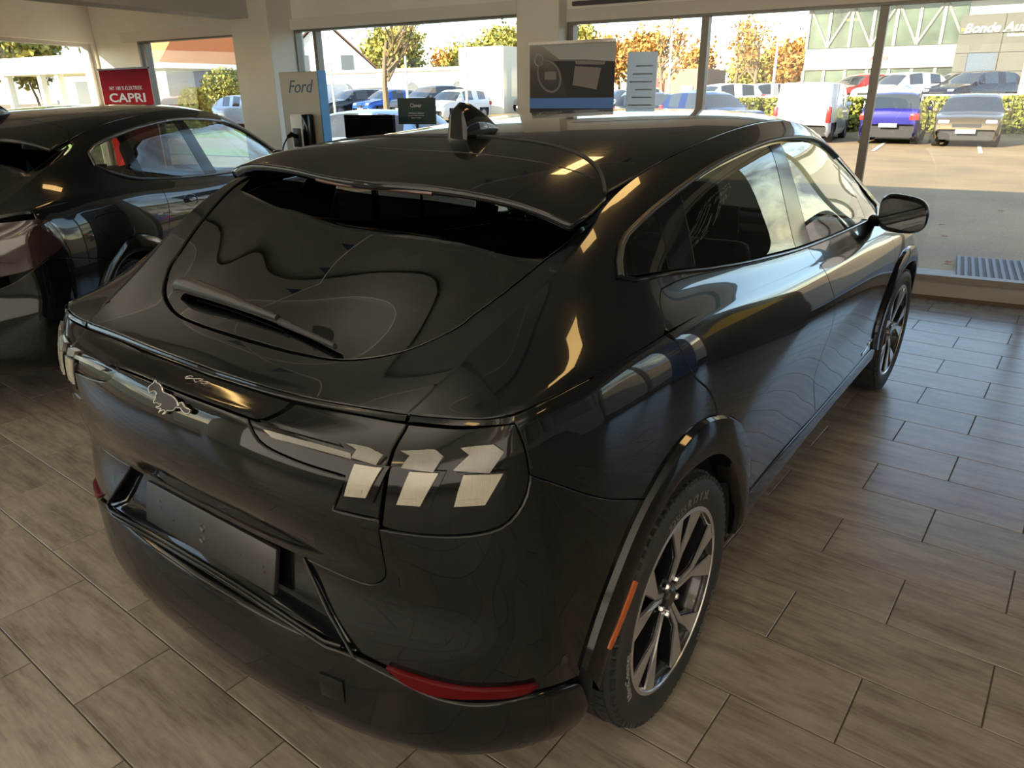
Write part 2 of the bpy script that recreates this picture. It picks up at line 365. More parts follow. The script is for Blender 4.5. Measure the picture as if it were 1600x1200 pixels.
# side-body ring tables; columns: 5 across the tail, the corner, then along the side, the front corner and the nose
XC = [-.45, -.25, 0, .35, .75, 1.2, 1.8, 2.3, 2.7, 3.0, 3.35]
def ringt(rear, ys, zs, front):
    return rear+[(x, y, z) for x, y, z in zip(XC, ys, zs)]+front
SIDE = [
 ringt([(-.77,0,.245),(-.725,.3,.245),(-.64,.55,.24),(-.57,.705,.24),(-.505,.805,.24)], [.85,.855,.855,.85,.84,.835,.835,.84,.85,.86,.84], [.25,.25,.24,.235,.235,.235,.235,.235,.235,.235,.22], [(3.56,.74,.2),(3.70,.5,.2),(3.76,0,.2)]),
 ringt([(-.835,0,.33),(-.822,.3,.33),(-.775,.57,.33),(-.70,.74,.33),(-.585,.84,.33)], [.885,.895,.90,.90,.898,.895,.895,.90,.905,.905,.885], [.33]*11, [(3.62,.78,.32),(3.77,.5,.32),(3.82,0,.32)]),
 ringt([(-.845,0,.45),(-.832,.3,.45),(-.785,.58,.45),(-.71,.757,.45),(-.59,.86,.45)], [.893,.907,.915,.912,.90,.892,.892,.897,.908,.918,.905], [.45]*11, [(3.66,.80,.45),(3.81,.5,.45),(3.86,0,.45)]),
 ringt([(-.82,0,.60),(-.81,.3,.60),(-.772,.585,.60),(-.71,.763,.59),(-.597,.863,.58)], [.897,.91,.92,.915,.90,.89,.89,.897,.912,.922,.912], [.58]*11, [(3.67,.80,.58),(3.82,.5,.58),(3.865,0,.58)]),
 ringt([(-.785,0,.72),(-.776,.3,.72),(-.75,.59,.71),(-.695,.76,.69),(-.60,.858,.68)], [.897,.91,.921,.916,.904,.896,.896,.902,.915,.922,.908], [.68,.68,.69,.69,.69,.69,.69,.69,.69,.69,.68], [(3.66,.79,.67),(3.80,.5,.67),(3.85,0,.67)]),
 ringt([(-.822,0,.82),(-.813,.3,.82),(-.768,.58,.81),(-.70,.752,.80),(-.607,.85,.80)], [.893,.908,.918,.914,.906,.902,.902,.905,.913,.917,.90], [.80,.80,.81,.81,.80,.79,.79,.79,.79,.79,.77], [(3.63,.77,.75),(3.77,.5,.75),(3.82,0,.75)]),
 ringt([(-.836,0,.90),(-.826,.3,.90),(-.774,.58,.90),(-.70,.748,.90),(-.612,.843,.90)], [.885,.90,.908,.904,.898,.896,.896,.898,.903,.905,.885], [.91,.92,.93,.92,.90,.89,.88,.88,.88,.87,.84], [(3.60,.75,.81),(3.73,.5,.80),(3.78,0,.80)]),
 ringt([(-.826,0,.98),(-.815,.3,.98),(-.764,.58,.975),(-.698,.743,.98),(-.618,.836,.985)], [.874,.888,.895,.888,.882,.878,.877,.879,.885,.888,.868], [1.0,1.01,1.02,1.01,.985,.965,.95,.945,.94,.93,.89], [(3.57,.735,.85),(3.69,.5,.84),(3.74,0,.835)]),
 ringt([(-.797,0,1.040),(-.788,.3,1.041),(-.742,.59,1.022),(-.685,.74,1.03),(-.618,.831,1.038)], [.862,.875,.88,.872,.866,.863,.862,.863,.868,.868,.842], [1.05,1.06,1.075,1.06,1.035,1.01,.99,.98,.97,.955,.915], [(3.53,.71,.87),(3.64,.5,.86),(3.69,0,.855)]),
 ringt([(-.765,0,1.044),(-.757,.3,1.046),(-.708,.595,1.048),(-.668,.74,1.06),(-.614,.824,1.072)], [.852,.864,.867,.858,.851,.849,.848,.85,.853,.85,.82], [1.085,1.095,1.105,1.09,1.06,1.032,1.01,1.0,.99,.972,.932], [(3.49,.685,.885),(3.60,.47,.875),(3.65,0,.87)]),
 ringt([(-.714,0,1.050),(-.706,.3,1.055),(-.674,.6,1.072),(-.647,.738,1.088),(-.608,.817,1.10)], [.842,.856,.857,.847,.839,.837,.837,.838,.84,.835,.798], [1.108,1.115,1.122,1.105,1.073,1.045,1.023,1.01,1.0,.982,.943], [(3.45,.66,.897),(3.56,.45,.888),(3.61,0,.882)]),
 ringt([(-.705,0,1.065),(-.697,.3,1.070),(-.665,.6,1.088),(-.639,.735,1.104),(-.603,.811,1.116)], [.836,.85,.848,.838,.83,.828,.828,.829,.83,.822,.78], [1.122,1.128,1.133,1.114,1.082,1.053,1.03,1.017,1.006,.987,.95], [(3.42,.64,.903),(3.53,.43,.895),(3.58,0,.89)]),
]
SB = Surf(SIDE, du=10, dv=8, mirrored=True, smooth=4)

# upper side: ridge -> shoulder -> belt -> glass -> rail; columns at the same x, starting on the deck
UX = [[(-.665,.60,1.088),(-.639,.735,1.104),(-.603,.811,1.116)],
      [(-.655,.602,1.093),(-.625,.73,1.110),(-.590,.800,1.121)],
      [(-.645,.604,1.099),(-.60,.715,1.119),(-.568,.778,1.127)],
      [(-.63,.607,1.106),(-.575,.69,1.130),(-.545,.745,1.137)],
      [(-.615,.610,1.114),(-.555,.665,1.141),(-.52,.705,1.150)],
      [(-.60,.613,1.122),(-.54,.642,1.150),(-.51,.665,1.160)],
      [(-.59,.616,1.128),(-.53,.625,1.157),(-.50,.63,1.170)]]
def up(ys, zs, i, xs=None): return UX[i]+[(x, y, z) for x, y, z in zip(xs or XU, ys, zs)]
XU = [-.40, -.25, -.1, 0, .15, .35, .75, 1.2, 1.8, 2.3, 2.7, 3.0]
UP = [
 up([.840,.85,.851,.848,.844,.838,.83,.828,.828,.829,.83,.822], [1.123,1.128,1.131,1.133,1.126,1.114,1.082,1.053,1.03,1.017,1.006,.987], 0),
 up([.820,.83,.829,.825,.82,.815,.81,.809,.81,.811,.812,.803], [1.140,1.150,1.158,1.16,1.15,1.137,1.105,1.076,1.052,1.035,1.022,1.0], 1),
 up([.785,.795,.795,.790,.78,.773,.779,.785,.789,.789,.785,.79], [1.160,1.178,1.193,1.206,1.200,1.182,1.140,1.104,1.077,1.060,1.043,1.013], 2),
 up([.745,.76,.762,.758,.753,.748,.745,.748,.75,.748,.745,.755], [1.180,1.207,1.237,1.255,1.265,1.262,1.245,1.225,1.19,1.145,1.10,1.045], 3),
 up([.71,.723,.727,.724,.72,.716,.71,.708,.70,.69,.69,.715], [1.197,1.234,1.276,1.30,1.325,1.34,1.36,1.36,1.32,1.245,1.16,1.075], 4),
 up([.675,.69,.692,.686,.688,.690,.685,.664,.642,.625,.652,.70], [1.212,1.262,1.315,1.345,1.378,1.412,1.472,1.500,1.478,1.375,1.23,1.095], 5),
 up([.645,.662,.655,.632,.615,.611,.602,.585,.566,.55,.60,.68], [1.222,1.284,1.345,1.39,1.437,1.48,1.527,1.557,1.548,1.45,1.285,1.115], 6),
]
SU = Surf(UP, du=10, dv=8, smooth=30)

# hatch top (deck, glass, side strips): across-rings from the centre to the cut line, stacked forward
def hx(x, z0, ys, zs): return [(x[i], y, z) for i, (y, z) in enumerate(zip(ys, zs))]
HT = [
 [(-.705,0,1.065),(-.703,.15,1.066),(-.697,.3,1.070),(-.685,.45,1.078),(-.665,.6,1.088),(-.663,.615,1.089)],
 [(-.655,0,1.083),(-.653,.15,1.084),(-.648,.3,1.088),(-.638,.45,1.096),(-.625,.59,1.108),(-.622,.617,1.110)],
 [(-.60,0,1.108),(-.598,.15,1.109),(-.592,.3,1.112),(-.58,.45,1.120),(-.56,.59,1.138),(-.556,.63,1.142)],
 [(-.52,0,1.155),(-.518,.15,1.155),(-.513,.3,1.152),(-.50,.45,1.156),(-.475,.59,1.175),(-.47,.645,1.182)],
 [(-.42,0,1.213),(-.418,.15,1.212),(-.412,.3,1.207),(-.40,.45,1.203),(-.375,.59,1.222),(-.37,.655,1.229)],
 [(-.30,0,1.278),(-.298,.15,1.277),(-.293,.3,1.270),(-.282,.45,1.259),(-.262,.59,1.27),(-.258,.665,1.28)],
 [(-.17,0,1.342),(-.168,.15,1.341),(-.163,.3,1.333),(-.155,.45,1.318),(-.14,.59,1.322),(-.135,.663,1.33)],
 [(-.05,0,1.395),(-.049,.15,1.394),(-.047,.3,1.385),(-.043,.45,1.369),(-.035,.59,1.363),(-.03,.643,1.369)],
 [(.06,0,1.44),(.06,.15,1.439),(.06,.3,1.43),(.06,.45,1.413),(.06,.59,1.402),(.06,.622,1.404)],
]
SH = Surf(HT, du=12, dv=10, mirrored=True, smooth=24)

# roof with the spoiler top
TX = [-.165, -.08, .02, .12, .27, .5, .8, 1.2, 1.6, 1.95, 2.15]
TZ = [1.448, 1.474, 1.499, 1.518, 1.542, 1.566, 1.585, 1.600, 1.598, 1.580, 1.555]
TE = [.625, .635, .630, .618, .612, .610, .602, .586, .572, .561, .556]      # half width at the edge
TZE = [1.378, 1.391, 1.406, 1.434, 1.465, 1.503, 1.532, 1.557, 1.556, 1.518, 1.478]
RT = []
for i, x in enumerate(TX):
    w, z0, z1 = TE[i], TZ[i], TZE[i]; row = []
    for q in (0, .25, .5, .72, .86, .95, 1.0):
        dz = (q**2)*.45+(q**6)*.55
        xo = .055*q**2 if i == 0 else (.03*q**2 if i == 1 else 0)
        if i >= 8: xo = -.10*q**2*(i-7)/3
        row.append((x+xo, w*q, z0-(z0-z1)*dz))
    RT.append(row)
ST = Surf(RT, du=8, dv=8, mirrored=True, smooth=6)
# bonnet and windscreen
BN = [
 [(3.58,0,.89),(3.565,.2,.891),(3.53,.43,.895),(3.42,.64,.903),(3.30,.775,.95)],
 [(3.45,0,.925),(3.44,.2,.925),(3.41,.43,.925),(3.33,.62,.93),(3.24,.76,.958)],
 [(3.2,0,.965),(3.2,.2,.965),(3.19,.42,.963),(3.17,.62,.962),(3.15,.79,.972)],
 [(2.95,0,1.0),(2.95,.2,1.0),(2.95,.42,.997),(2.97,.62,.992),(3.0,.80,.99)],
 [(2.80,0,1.025),(2.80,.2,1.022),(2.82,.42,1.018),(2.88,.62,1.008),(2.97,.76,1.002)],
]
SN = Surf(BN, du=8, dv=6, mirrored=True, smooth=1)
WS = [
 [(2.82,0,1.03),(2.82,.2,1.03),(2.84,.42,1.03),(2.89,.62,1.04),(2.98,.70,1.09)],
 [(2.62,0,1.18),(2.61,.2,1.18),(2.61,.42,1.18),(2.64,.60,1.17),(2.72,.645,1.22)],
 [(2.38,0,1.36),(2.37,.2,1.36),(2.36,.40,1.355),(2.35,.55,1.35),(2.38,.585,1.39)],
 [(2.15,0,1.553),(2.145,.2,1.55),(2.12,.4,1.535),(2.08,.52,1.51),(2.05,.555,1.485)],
]
SW = Surf(WS, du=8, dv=8, mirrored=True, smooth=1)

def build_suv():
    root = empty('car', label='glossy black coupe SUV on the tiles in the foreground, seen from its rear right corner', cat='car')
    P = lambda name, surf, segs, m=paint, **k: panel(name, surf, segs, m, root, **k)
    # ---------- key lines (right side, y positive)
    HC = [(.061,.622,1.410),(.02,.630,1.397),(-.037,.644,1.370),(-.185,.661,1.310),(-.267,.661,1.278),(-.323,.657,1.252),(-.418,.642,1.209),(-.498,.63,1.17),(-.595,.616,1.127),(-.664,.605,1.092)]
    belt = [(-.075,.755,1.262),(0,.763,1.245),(.183,.76,1.22),(.444,.765,1.184),(.798,.772,1.145),(1.262,.785,1.108),(1.714,.79,1.085),(2.263,.787,1.063),(2.62,.785,1.048)]
    dtop = [(-.075,.735,1.285),(0,.70,1.325),(.098,.698,1.362),(.306,.694,1.412),(.608,.686,1.464),(1.0,.672,1.496),(1.266,.66,1.503),(1.812,.634,1.474),(2.1,.63,1.43),(2.3,.63,1.37),(2.6,.65,1.25),(2.78,.70,1.17)]
    gapline = [(.061,.618,1.41),(.2,.613,1.45),(.451,.611,1.499),(.695,.604,1.521),(.984,.595,1.548),(1.535,.573,1.556),(1.95,.561,1.515),(2.3,.55,1.45),(2.7,.60,1.285),(3.0,.68,1.115)]
    # the haunch is one sheet: no gap where the two master surfaces meet
    def seam(p, e=.012):
        x, y, z = p
        r = np.interp(x, XC, [.836,.85,.848,.838,.83,.828,.828,.829,.83,.822,.78]); rz = np.interp(x, XC, [1.122,1.128,1.133,1.114,1.082,1.053,1.03,1.017,1.006,.987,.95])
        return x > -.52 and abs(y-r) < e and abs(z-rz) < e
    kw = dict(seam=seam)
    # ---------- greenhouse frame: quarter pillar, cant rail, A pillar (one panel with the glass aperture cut out)
    ap = [belt[:1]+belt[1:]+[(2.78,.74,1.06)], [(2.78,.74,1.06),(2.86,.73,1.09),(2.78,.70,1.17)], dtop[::-1], [dtop[0], (-.10,.75,1.27), belt[0]]]
    ridge = [(-.603,.811,1.116),(-.45,.836,1.122),(-.25,.85,1.128),(-.05,.85,1.132)]
    shoulder = [(-.05,.85,1.132),(.0,.84,1.14)]
    dcut_hi = [(-.02,.835,1.14),(.02,.80,1.19),(.045,.765,1.238)]
    # frame outline: along hatch cut, roof gap, windscreen, then belt back (upper doors are their own band)
    P('side_frame', SU, [HC[::-1], [HC[0]]+gapline, [(3.0,.68,1.115),(3.0,.79,1.013)], [(3.0,.79,1.013),(2.62,.785,1.046),(2.263,.789,1.060),(1.714,.789,1.080),(1.262,.785,1.103),(.798,.779,1.138),(.444,.775,1.178),(.183,.778,1.205),(.06,.785,1.208)],
        [(.06,.785,1.208),(.02,.80,1.185),(-.02,.835,1.145),(-.05,.85,1.132)], ridge[::-1], [(-.603,.811,1.116),(-.639,.735,1.104),(-.664,.61,1.090)]], holes=[ap], both=True, seam=seam, other=SB)
    # ---------- side glass and trim
    def win(name, segs, m, **k): return P(name, SU, segs, m, lift=-.006, inset=.001, drop=.001, flange=.003, both=True, **k)
    def bl(x): 
        a = np.array(belt); return (x, np.interp(x, a[:,0], a[:,1]), np.interp(x, a[:,0], a[:,2])+.012)
    def tl(x):
        a = np.array(dtop); return (x, np.interp(x, a[:,0], a[:,1]), np.interp(x, a[:,0], a[:,2])-.012)
    def lineb(x0, x1): return [bl(x) for x in np.linspace(x0, x1, max(2, int(abs(x1-x0)/.12)+2))]
    def linet(x0, x1): return [tl(x) for x in np.linspace(x0, x1, max(2, int(abs(x1-x0)/.12)+2))]
    win('quarter_window', [lineb(-.045, .155), [bl(.155), tl(.215)], linet(.215, -.03), [tl(-.03), bl(-.045)]], glassR)
    win('pillar_trim', [lineb(.158, .33), [bl(.33), tl(.36)], linet(.36, .218), [tl(.218), bl(.158)]], pillm)
    win('rear_door_window', [lineb(.333, 1.235), [bl(1.235), (1.20,.71,1.32), tl(1.165)], linet(1.165, .363), [tl(.363), bl(.333)]], glassR)
    win('pillar_trim', [lineb(1.24, 1.43), [bl(1.43), (1.37,.71,1.32), tl(1.31)], linet(1.31, 1.17), [tl(1.17), (1.205,.71,1.32), bl(1.24)]], pillm)
    win('front_door_window', [lineb(1.433, 2.42), [bl(2.42), (2.43,.70,1.2), tl(2.46)], linet(2.46, 1.315), [tl(1.315), (1.373,.71,1.32), bl(1.433)]], glassF)
    win('pillar_trim', [lineb(2.423, 2.70), [bl(2.70), tl(2.66)], linet(2.66, 2.463), [tl(2.463), (2.433,.70,1.2), bl(2.423)]], gloss)
    # satin strip over the windows and the gloss strip under them
    def strip(name, pts, r, m, lift=.004):
        b = MB(); out = []
        for q in resample(pts, 50):
            p_, n_ = SU.at(q*[1,-1,1]); out.append(p_+n_*lift)
        b.tube(out, r, 8); o = b.build(name, m, root, smooth=60); mirror_obj(o)
    strip('window_top_moulding', [(-.085,.752,1.268),(-.06,.73,1.292),(0,.70,1.325)]+dtop[2:10], .0085, satin)
    strip('window_belt_moulding', [(-.085,.752,1.268),(-.05,.762,1.252)]+belt[2:], .006, gloss, .001)
    # ---------- lower side panels
    DC = [(.045,.80,1.19),(-.01,.835,1.14),(-.012,.86,1.105),(.0,.875,1.06),(.05,.90,1.0),(.12,.91,.95),(.175,.915,.88),(.197,.916,.79)]   # rear edge of the rear door
    MD = [(1.37,.829,1.04),(1.39,.86,1.0),(1.455,.90,.86),(1.45,.90,.78),(1.37,.897,.66),(1.335,.892,.59),(1.40,.89,.46),(1.42,.893,.40)]
    FC = [(2.60,.83,1.0),(2.62,.87,.93),(2.66,.91,.75),(2.655,.913,.68),(2.60,.912,.58),(2.555,.91,.48),(2.50,.90,.41)]
    sillu = [(2.50,.90,.41),(2.0,.894,.40),(1.468,.893,.40),(.92,.90,.42),(.62,.91,.43)]
    arc = lambda cx, r, a0, a1, n=16, e=1.0: [(cx+r*math.cos(R_(a)), .92, .36+r*e*math.sin(R_(a))) for a in np.linspace(a0, a1, n)]
    # outer edge of the rear arch flare, body side
    fo = [(.545,.91,.43),(.52,.92,.57),(.463,.93,.66),(.33,.93,.79),(.147,.93,.865),(.04,.93,.88),(-.082,.93,.862),(-.172,.92,.82),(-.245,.91,.775),(-.311,.905,.717),(-.386,.893,.627),(-.43,.885,.55),(-.462,.878,.47)]
    fi = [(.445,.91,.33),(.435,.93,.45),(.375,.935,.56),(.27,.935,.68),(.14,.935,.755),(.0,.935,.778),(-.08,.93,.775),(-.16,.92,.745),(-.235,.916,.69),(-.29,.91,.61),(-.345,.90,.52),(-.38,.89,.44),(-.405,.885,.36)]
    P('rear_door', SB, [[(-.03,.85,1.128),(.3,.84,1.12),(.75,.83,1.082),(1.2,.828,1.053),(1.37,.828,1.045)], MD, [(1.42,.893,.40),(.92,.90,.42),(.60,.91,.43)], [(.60,.91,.43),(.545,.91,.47),(.52,.92,.57),(.463,.93,.66),(.33,.93,.79),(.197,.93,.845)], DC[:2:-1]+[(-.012,.86,1.105),(-.03,.85,1.128)]], both=True, seam=seam, other=SU)
    P('front_door', SB, [[(1.37,.828,1.045),(1.8,.828,1.03),(2.3,.829,1.017),(2.60,.83,1.008)], FC, [(2.50,.90,.41),(2.0,.894,.40),(1.42,.893,.40)], MD[::-1]], both=True, seam=seam, other=SU)
    # upper skin of the doors between ridge and glass
    P('rear_door', SU, [[(-.02,.835,1.145),(.02,.80,1.185),(.06,.785,1.208)], [(.06,.785,1.208),(.183,.778,1.205),(.444,.775,1.178),(.798,.779,1.138),(1.262,.785,1.103),(1.36,.786,1.098)], [(1.36,.786,1.098),(1.37,.828,1.045)], [(1.37,.828,1.045),(1.2,.828,1.053),(.75,.83,1.082),(.35,.838,1.114),(0,.848,1.131),(-.03,.85,1.131)]], both=True, seam=seam, other=SB, inset=.002, drop=.001)
    P('front_door', SU, [[(1.37,.828,1.045),(1.36,.786,1.098)], [(1.36,.786,1.098),(1.714,.789,1.080),(2.263,.789,1.060),(2.60,.785,1.046)], [(2.60,.785,1.046),(2.61,.83,1.0)], [(2.61,.829,1.010),(2.3,.829,1.017),(1.8,.828,1.03),(1.37,.828,1.045)]], both=True, seam=seam, other=SB, inset=.002, drop=.001)
    # quarter panel: from the lamp round the haunch to the door and arch
    P('quarter_panel', SB, [[(-.603,.811,1.113),(-.45,.836,1.121),(-.25,.85,1.127),(-.03,.85,1.128)], DC[2:], [(.197,.93,.845),(.147,.93,.865),(.04,.93,.88),(-.082,.93,.862),(-.172,.92,.82),(-.225,.91,.79)], [(-.225,.91,.79),(-.40,.88,.872),(-.585,.828,.995)], [(-.585,.828,.995),(-.59,.824,1.05),(-.603,.811,1.113)]], both=True, seam=seam, other=SU)
    # bumper skin (right half wraps the corner; tail centre has the plate recess notch)
    lampo = [(-.585,.828,.995),(-.60,.838,.955),(-.632,.815,.905),(-.68,.765,.885),(-.745,.62,.88)]
    P('rear_bumper', SB, [[(-.225,.91,.79),(-.245,.91,.775),(-.311,.905,.717),(-.386,.893,.627),(-.43,.885,.55),(-.462,.878,.47),(-.465,.878,.445)],
        [(-.465,.878,.445),(-.60,.85,.488),(-.69,.765,.50),(-.735,.70,.515),(-.762,.62,.54),(-.785,.52,.56)], [(-.785,.52,.56),(-.775,.36,.722)], [(-.775,.36,.722),(-.76,.50,.72),(-.755,.56,.725),(-.755,.60,.76),(-.76,.605,.80)], [(-.76,.605,.80),(-.76,.603,.88)],
        [(-.76,.603,.88),(-.745,.62,.88),(-.68,.765,.885),(-.632,.815,.905),(-.60,.838,.955),(-.585,.828,.995)], [(-.585,.828,.995),(-.40,.88,.872),(-.225,.91,.79)]], both=True)
    # tailgate outer: full width, mirrored outline
    def sym(seg): return [(x, -y, z) for x, y, z in seg[::-1]]
    tr = [[(-.785,0,.724),(-.78,.2,.722),(-.775,.36,.722)], [(-.775,.36,.722),(-.76,.50,.72),(-.755,.56,.725),(-.755,.60,.76),(-.76,.605,.80)], [(-.76,.605,.80),(-.76,.603,.90)],
          [(-.76,.603,.90),(-.765,.50,.90)], [(-.765,.50,.90),(-.77,.535,.975)], [(-.77,.535,.975),(-.79,.40,.983),(-.80,.31,1.0),(-.80,.272,1.03),(-.795,.262,1.042)], [(-.795,.262,1.041),(-.797,.1,1.040),(-.797,0,1.040)]]
    full = tr+[sym(s) for s in tr[::-1]]
    P('tailgate', SB, full)
    # dark band under the deck edge
    bd = [[(-.797,0,1.040),(-.795,.262,1.041)], [(-.795,.262,1.041),(-.79,.30,1.045),(-.712,.31,1.056)], [(-.708,.3,1.054),(-.714,0,1.050)]]
    P('rear_badge_band', SB, bd+[sym(s) for s in bd[::-1]], gloss, edge=False)
    # deck edge lip
    dk = [[(-.714,0,1.050),(-.706,.3,1.055),(-.674,.6,1.072),(-.672,.605,1.073)], [(-.672,.605,1.073),(-.663,.605,1.088)], [(-.663,.605,1.088),(-.697,.3,1.070),(-.705,0,1.0655)]]
    P('deck_lip', SB, dk+[sym(s) for s in dk[::-1]], edge=False)
    P('quarter_lip', SB, [[(-.672,.61,1.073),(-.647,.738,1.088),(-.608,.817,1.10),(-.60,.818,1.10)], [(-.60,.818,1.10),(-.597,.812,1.115)], [(-.597,.812,1.1155),(-.639,.735,1.1035),(-.662,.61,1.088)], [(-.662,.61,1.088),(-.672,.61,1.073)]], both=True, edge=False)
    # ---------- tail lamps
    lamps(root, P)
    # ---------- hatch: deck, glass, side strips
    gl = [(-.600,0,1.103),(-.596,.2,1.108),(-.580,.33,1.115),(-.545,.42,1.132),(-.513,.471,1.152),(-.474,.511,1.18),(-.43,.543,1.208),(-.404,.549,1.221),(-.365,.561,1.238),(-.307,.578,1.262),(-.246,.591,1.286),(-.191,.602,1.31),(-.102,.62,1.35),(0,.632,1.378)]
    dp = [[(-.704,0,1.066),(-.697,.3,1.0705),(-.665,.6,1.0885)], [(-.663,.605,1.09),(-.595,.616,1.127),(-.498,.63,1.17),(-.418,.642,1.209),(-.323,.657,1.252),(-.267,.661,1.278),(-.185,.663,1.306),(-.037,.645,1.368),(.052,.624,1.40)], [(.052,.624,1.40)]+gl[::-1]]
    P('tailgate', SH, dp+[sym(s) for s in dp[::-1]])
    gi = [(x+.012*(1-min(1, y*1.2)), y*.985, z) for x, y, z in gl[:-1]]
    gt = [(-.03,.60,1.37),(-.045,.3,1.385),(-.05,0,1.395)]
    gp = [gi+[(-.03,.60,1.37)], gt]
    P('rear_window', SH, gp+[sym(s) for s in gp[::-1]], glassH, lift=-.003, inset=.001, drop=.001, flange=.004)
    # ---------- roof and spoiler
    re = [(.284,0,1.54),(.283,.065,1.54),(.266,.243,1.53),(.245,.349,1.52),(.225,.418,1.51),(.20,.48,1.49),(.16,.54,1.47),(.11,.585,1.445),(.075,.608,1.425)]
    sp = [[(-.165,0,1.448),(-.155,.15,1.446),(-.13,.45,1.42),(-.11,.625,1.378)], [(-.11,.625,1.378),(-.06,.634,1.389),(-.009,.632,1.40),(.06,.622,1.418)], [(.06,.622,1.418)]+re[::-1]]
    P('roof_spoiler', ST, sp+[sym(s) for s in sp[::-1]], lift=.0, flange=.022, inset=.004, drop=.003)
    rf = [re, [(.075,.608,1.425),(.2,.613,1.45),(.451,.611,1.499),(.695,.604,1.521),(.984,.594,1.548),(1.535,.573,1.556),(1.95,.561,1.515)], [(1.95,.561,1.515),(2.05,.5,1.52),(2.12,.3,1.545),(2.14,0,1.556)]]
    P('roof_panel', ST, rf+[sym(s) for s in rf[::-1]])
    # spoiler underside
    b = MB(); n = 24; te = []; ub = []
    for i in range(n+1):
        y = -.62+1.24*i/n; q = abs(y)/.625; x = -.160+.055*q*q; z = 1.444-.07*(q*q*.45+q**6*.55)-.012
        te.append((x+.004, y, z-.006)); ub.append((-.02, y, 1.405-.04*q*q))
    b.add(te+ub, [(i, i+1, n+2+i, n+1+i) for i in range(n)]); o = b.build('spoiler_underside', gloss, root, smooth=60)
    b = MB(); b.tube([(-.147+.05*(abs(y)/.6)**2, y, 1.427-.05*((abs(y)/.625)**2*.45)) for y in np.linspace(-.22, .22, 12)], .006, 8); b.build('high_brake_lamp', mat('smoked_lens', (.07, .035, .03), rough=.2, coat=.5), root, smooth=60)
    b = MB(); b.tube([ (lambda q: q[0]+q[1]*.001)(ST.at((x, y, z))) for x, y, z in resample([(a_[0]-.004, s_*a_[1], a_[2]) for s_, L_ in ((-1, re[::-1]), (1, re[1:])) for a_ in L_], 80)], .0052, 8); b.build('roof_gasket', rubber, root, smooth=60)
    b = MB(); b.tube([ (lambda q: q[0]+q[1]*.0)(ST.at((x, y, 1.5))) for x, y in [(.085-.0*abs(y_)+.012*(abs(y_)/.57)**4, y_) for y_ in np.linspace(-.575, .575, 50)]], .0016, 6); b.build('spoiler_seam', rubber, root, smooth=60)
    P('bonnet', SN, [[(3.56,0,.893),(3.52,.43,.897),(3.42,.63,.905),(3.32,.745,.945)], [(3.32,.745,.945),(3.15,.785,.972),(2.99,.795,.99)], [(2.99,.795,.99),(2.9,.62,1.005),(2.83,.3,1.018),(2.81,0,1.02)]]+[sym(s) for s in [[(3.56,0,.893),(3.52,.43,.897),(3.42,.63,.905),(3.32,.745,.945)], [(3.32,.745,.945),(3.15,.785,.972),(2.99,.795,.99)], [(2.99,.795,.99),(2.9,.62,1.005),(2.83,.3,1.018),(2.81,0,1.02)]][::-1]], step=3, pstep=.05)
    wsn = [[(2.81,0,1.035),(2.84,.42,1.035),(2.88,.62,1.045),(2.95,.68,1.09)], [(2.95,.68,1.09),(2.7,.62,1.22),(2.38,.57,1.385),(2.06,.545,1.49)], [(2.06,.545,1.49),(2.10,.4,1.54),(2.14,0,1.55)]]
    P('windscreen', SW, wsn+[sym(s) for s in wsn[::-1]], glassF, step=3, pstep=.05)
    # ---------- front wings, front bumper (hardly seen, still whole)
    fo2 = [(2.984+(-x+.0)*1.0, y, z) for x, y, z in fo]     # mirrored fore-aft round the front axle
    ff = [(2.984-.53,.91,.40),(2.984-.52,.92,.52),(2.984-.46,.93,.64),(2.984-.32,.93,.78),(2.984-.12,.93,.85),(2.984+.08,.93,.85),(2.984+.28,.92,.80),(2.984+.42,.91,.68),(2.984+.49,.90,.52),(2.984+.50,.89,.40)]
    P('front_wing', SB, [[(2.62,.83,1.008),(3.0,.822,.987),(3.33,.78,.95),(3.42,.64,.905)], [(3.42,.64,.905),(3.52,.75,.84),(3.50,.82,.74),(3.44,.87,.66)], ff[7:3:-1]+ff[3:0:-1]+[ff[0]], [ff[0], (2.50,.90,.41)], FC[::-1]+[(2.62,.83,1.008)]], both=True, step=3, pstep=.05)
    fb = [[(3.58,0,.888),(3.52,.43,.893),(3.43,.64,.903)], [(3.43,.64,.903),(3.53,.75,.84),(3.51,.82,.74),(3.45,.87,.66)], ff[7:], [(2.984+.50,.89,.40),(3.5,.86,.25)], [(3.5,.86,.25),(3.58,.74,.22),(3.71,.5,.22),(3.77,0,.22)]]
    P('front_bumper', SB, fb+[[(3.77,0,.22),(3.86,0,.45),(3.85,0,.67),(3.78,0,.80),(3.58,0,.888)]], step=3, pstep=.05, both=True)
    arches(root, P, fo, fi, ff)
    rear_details(root, P)
    cabin_fit(root)
    wheels(root)
    fin(root); mirrors(root)
    return root

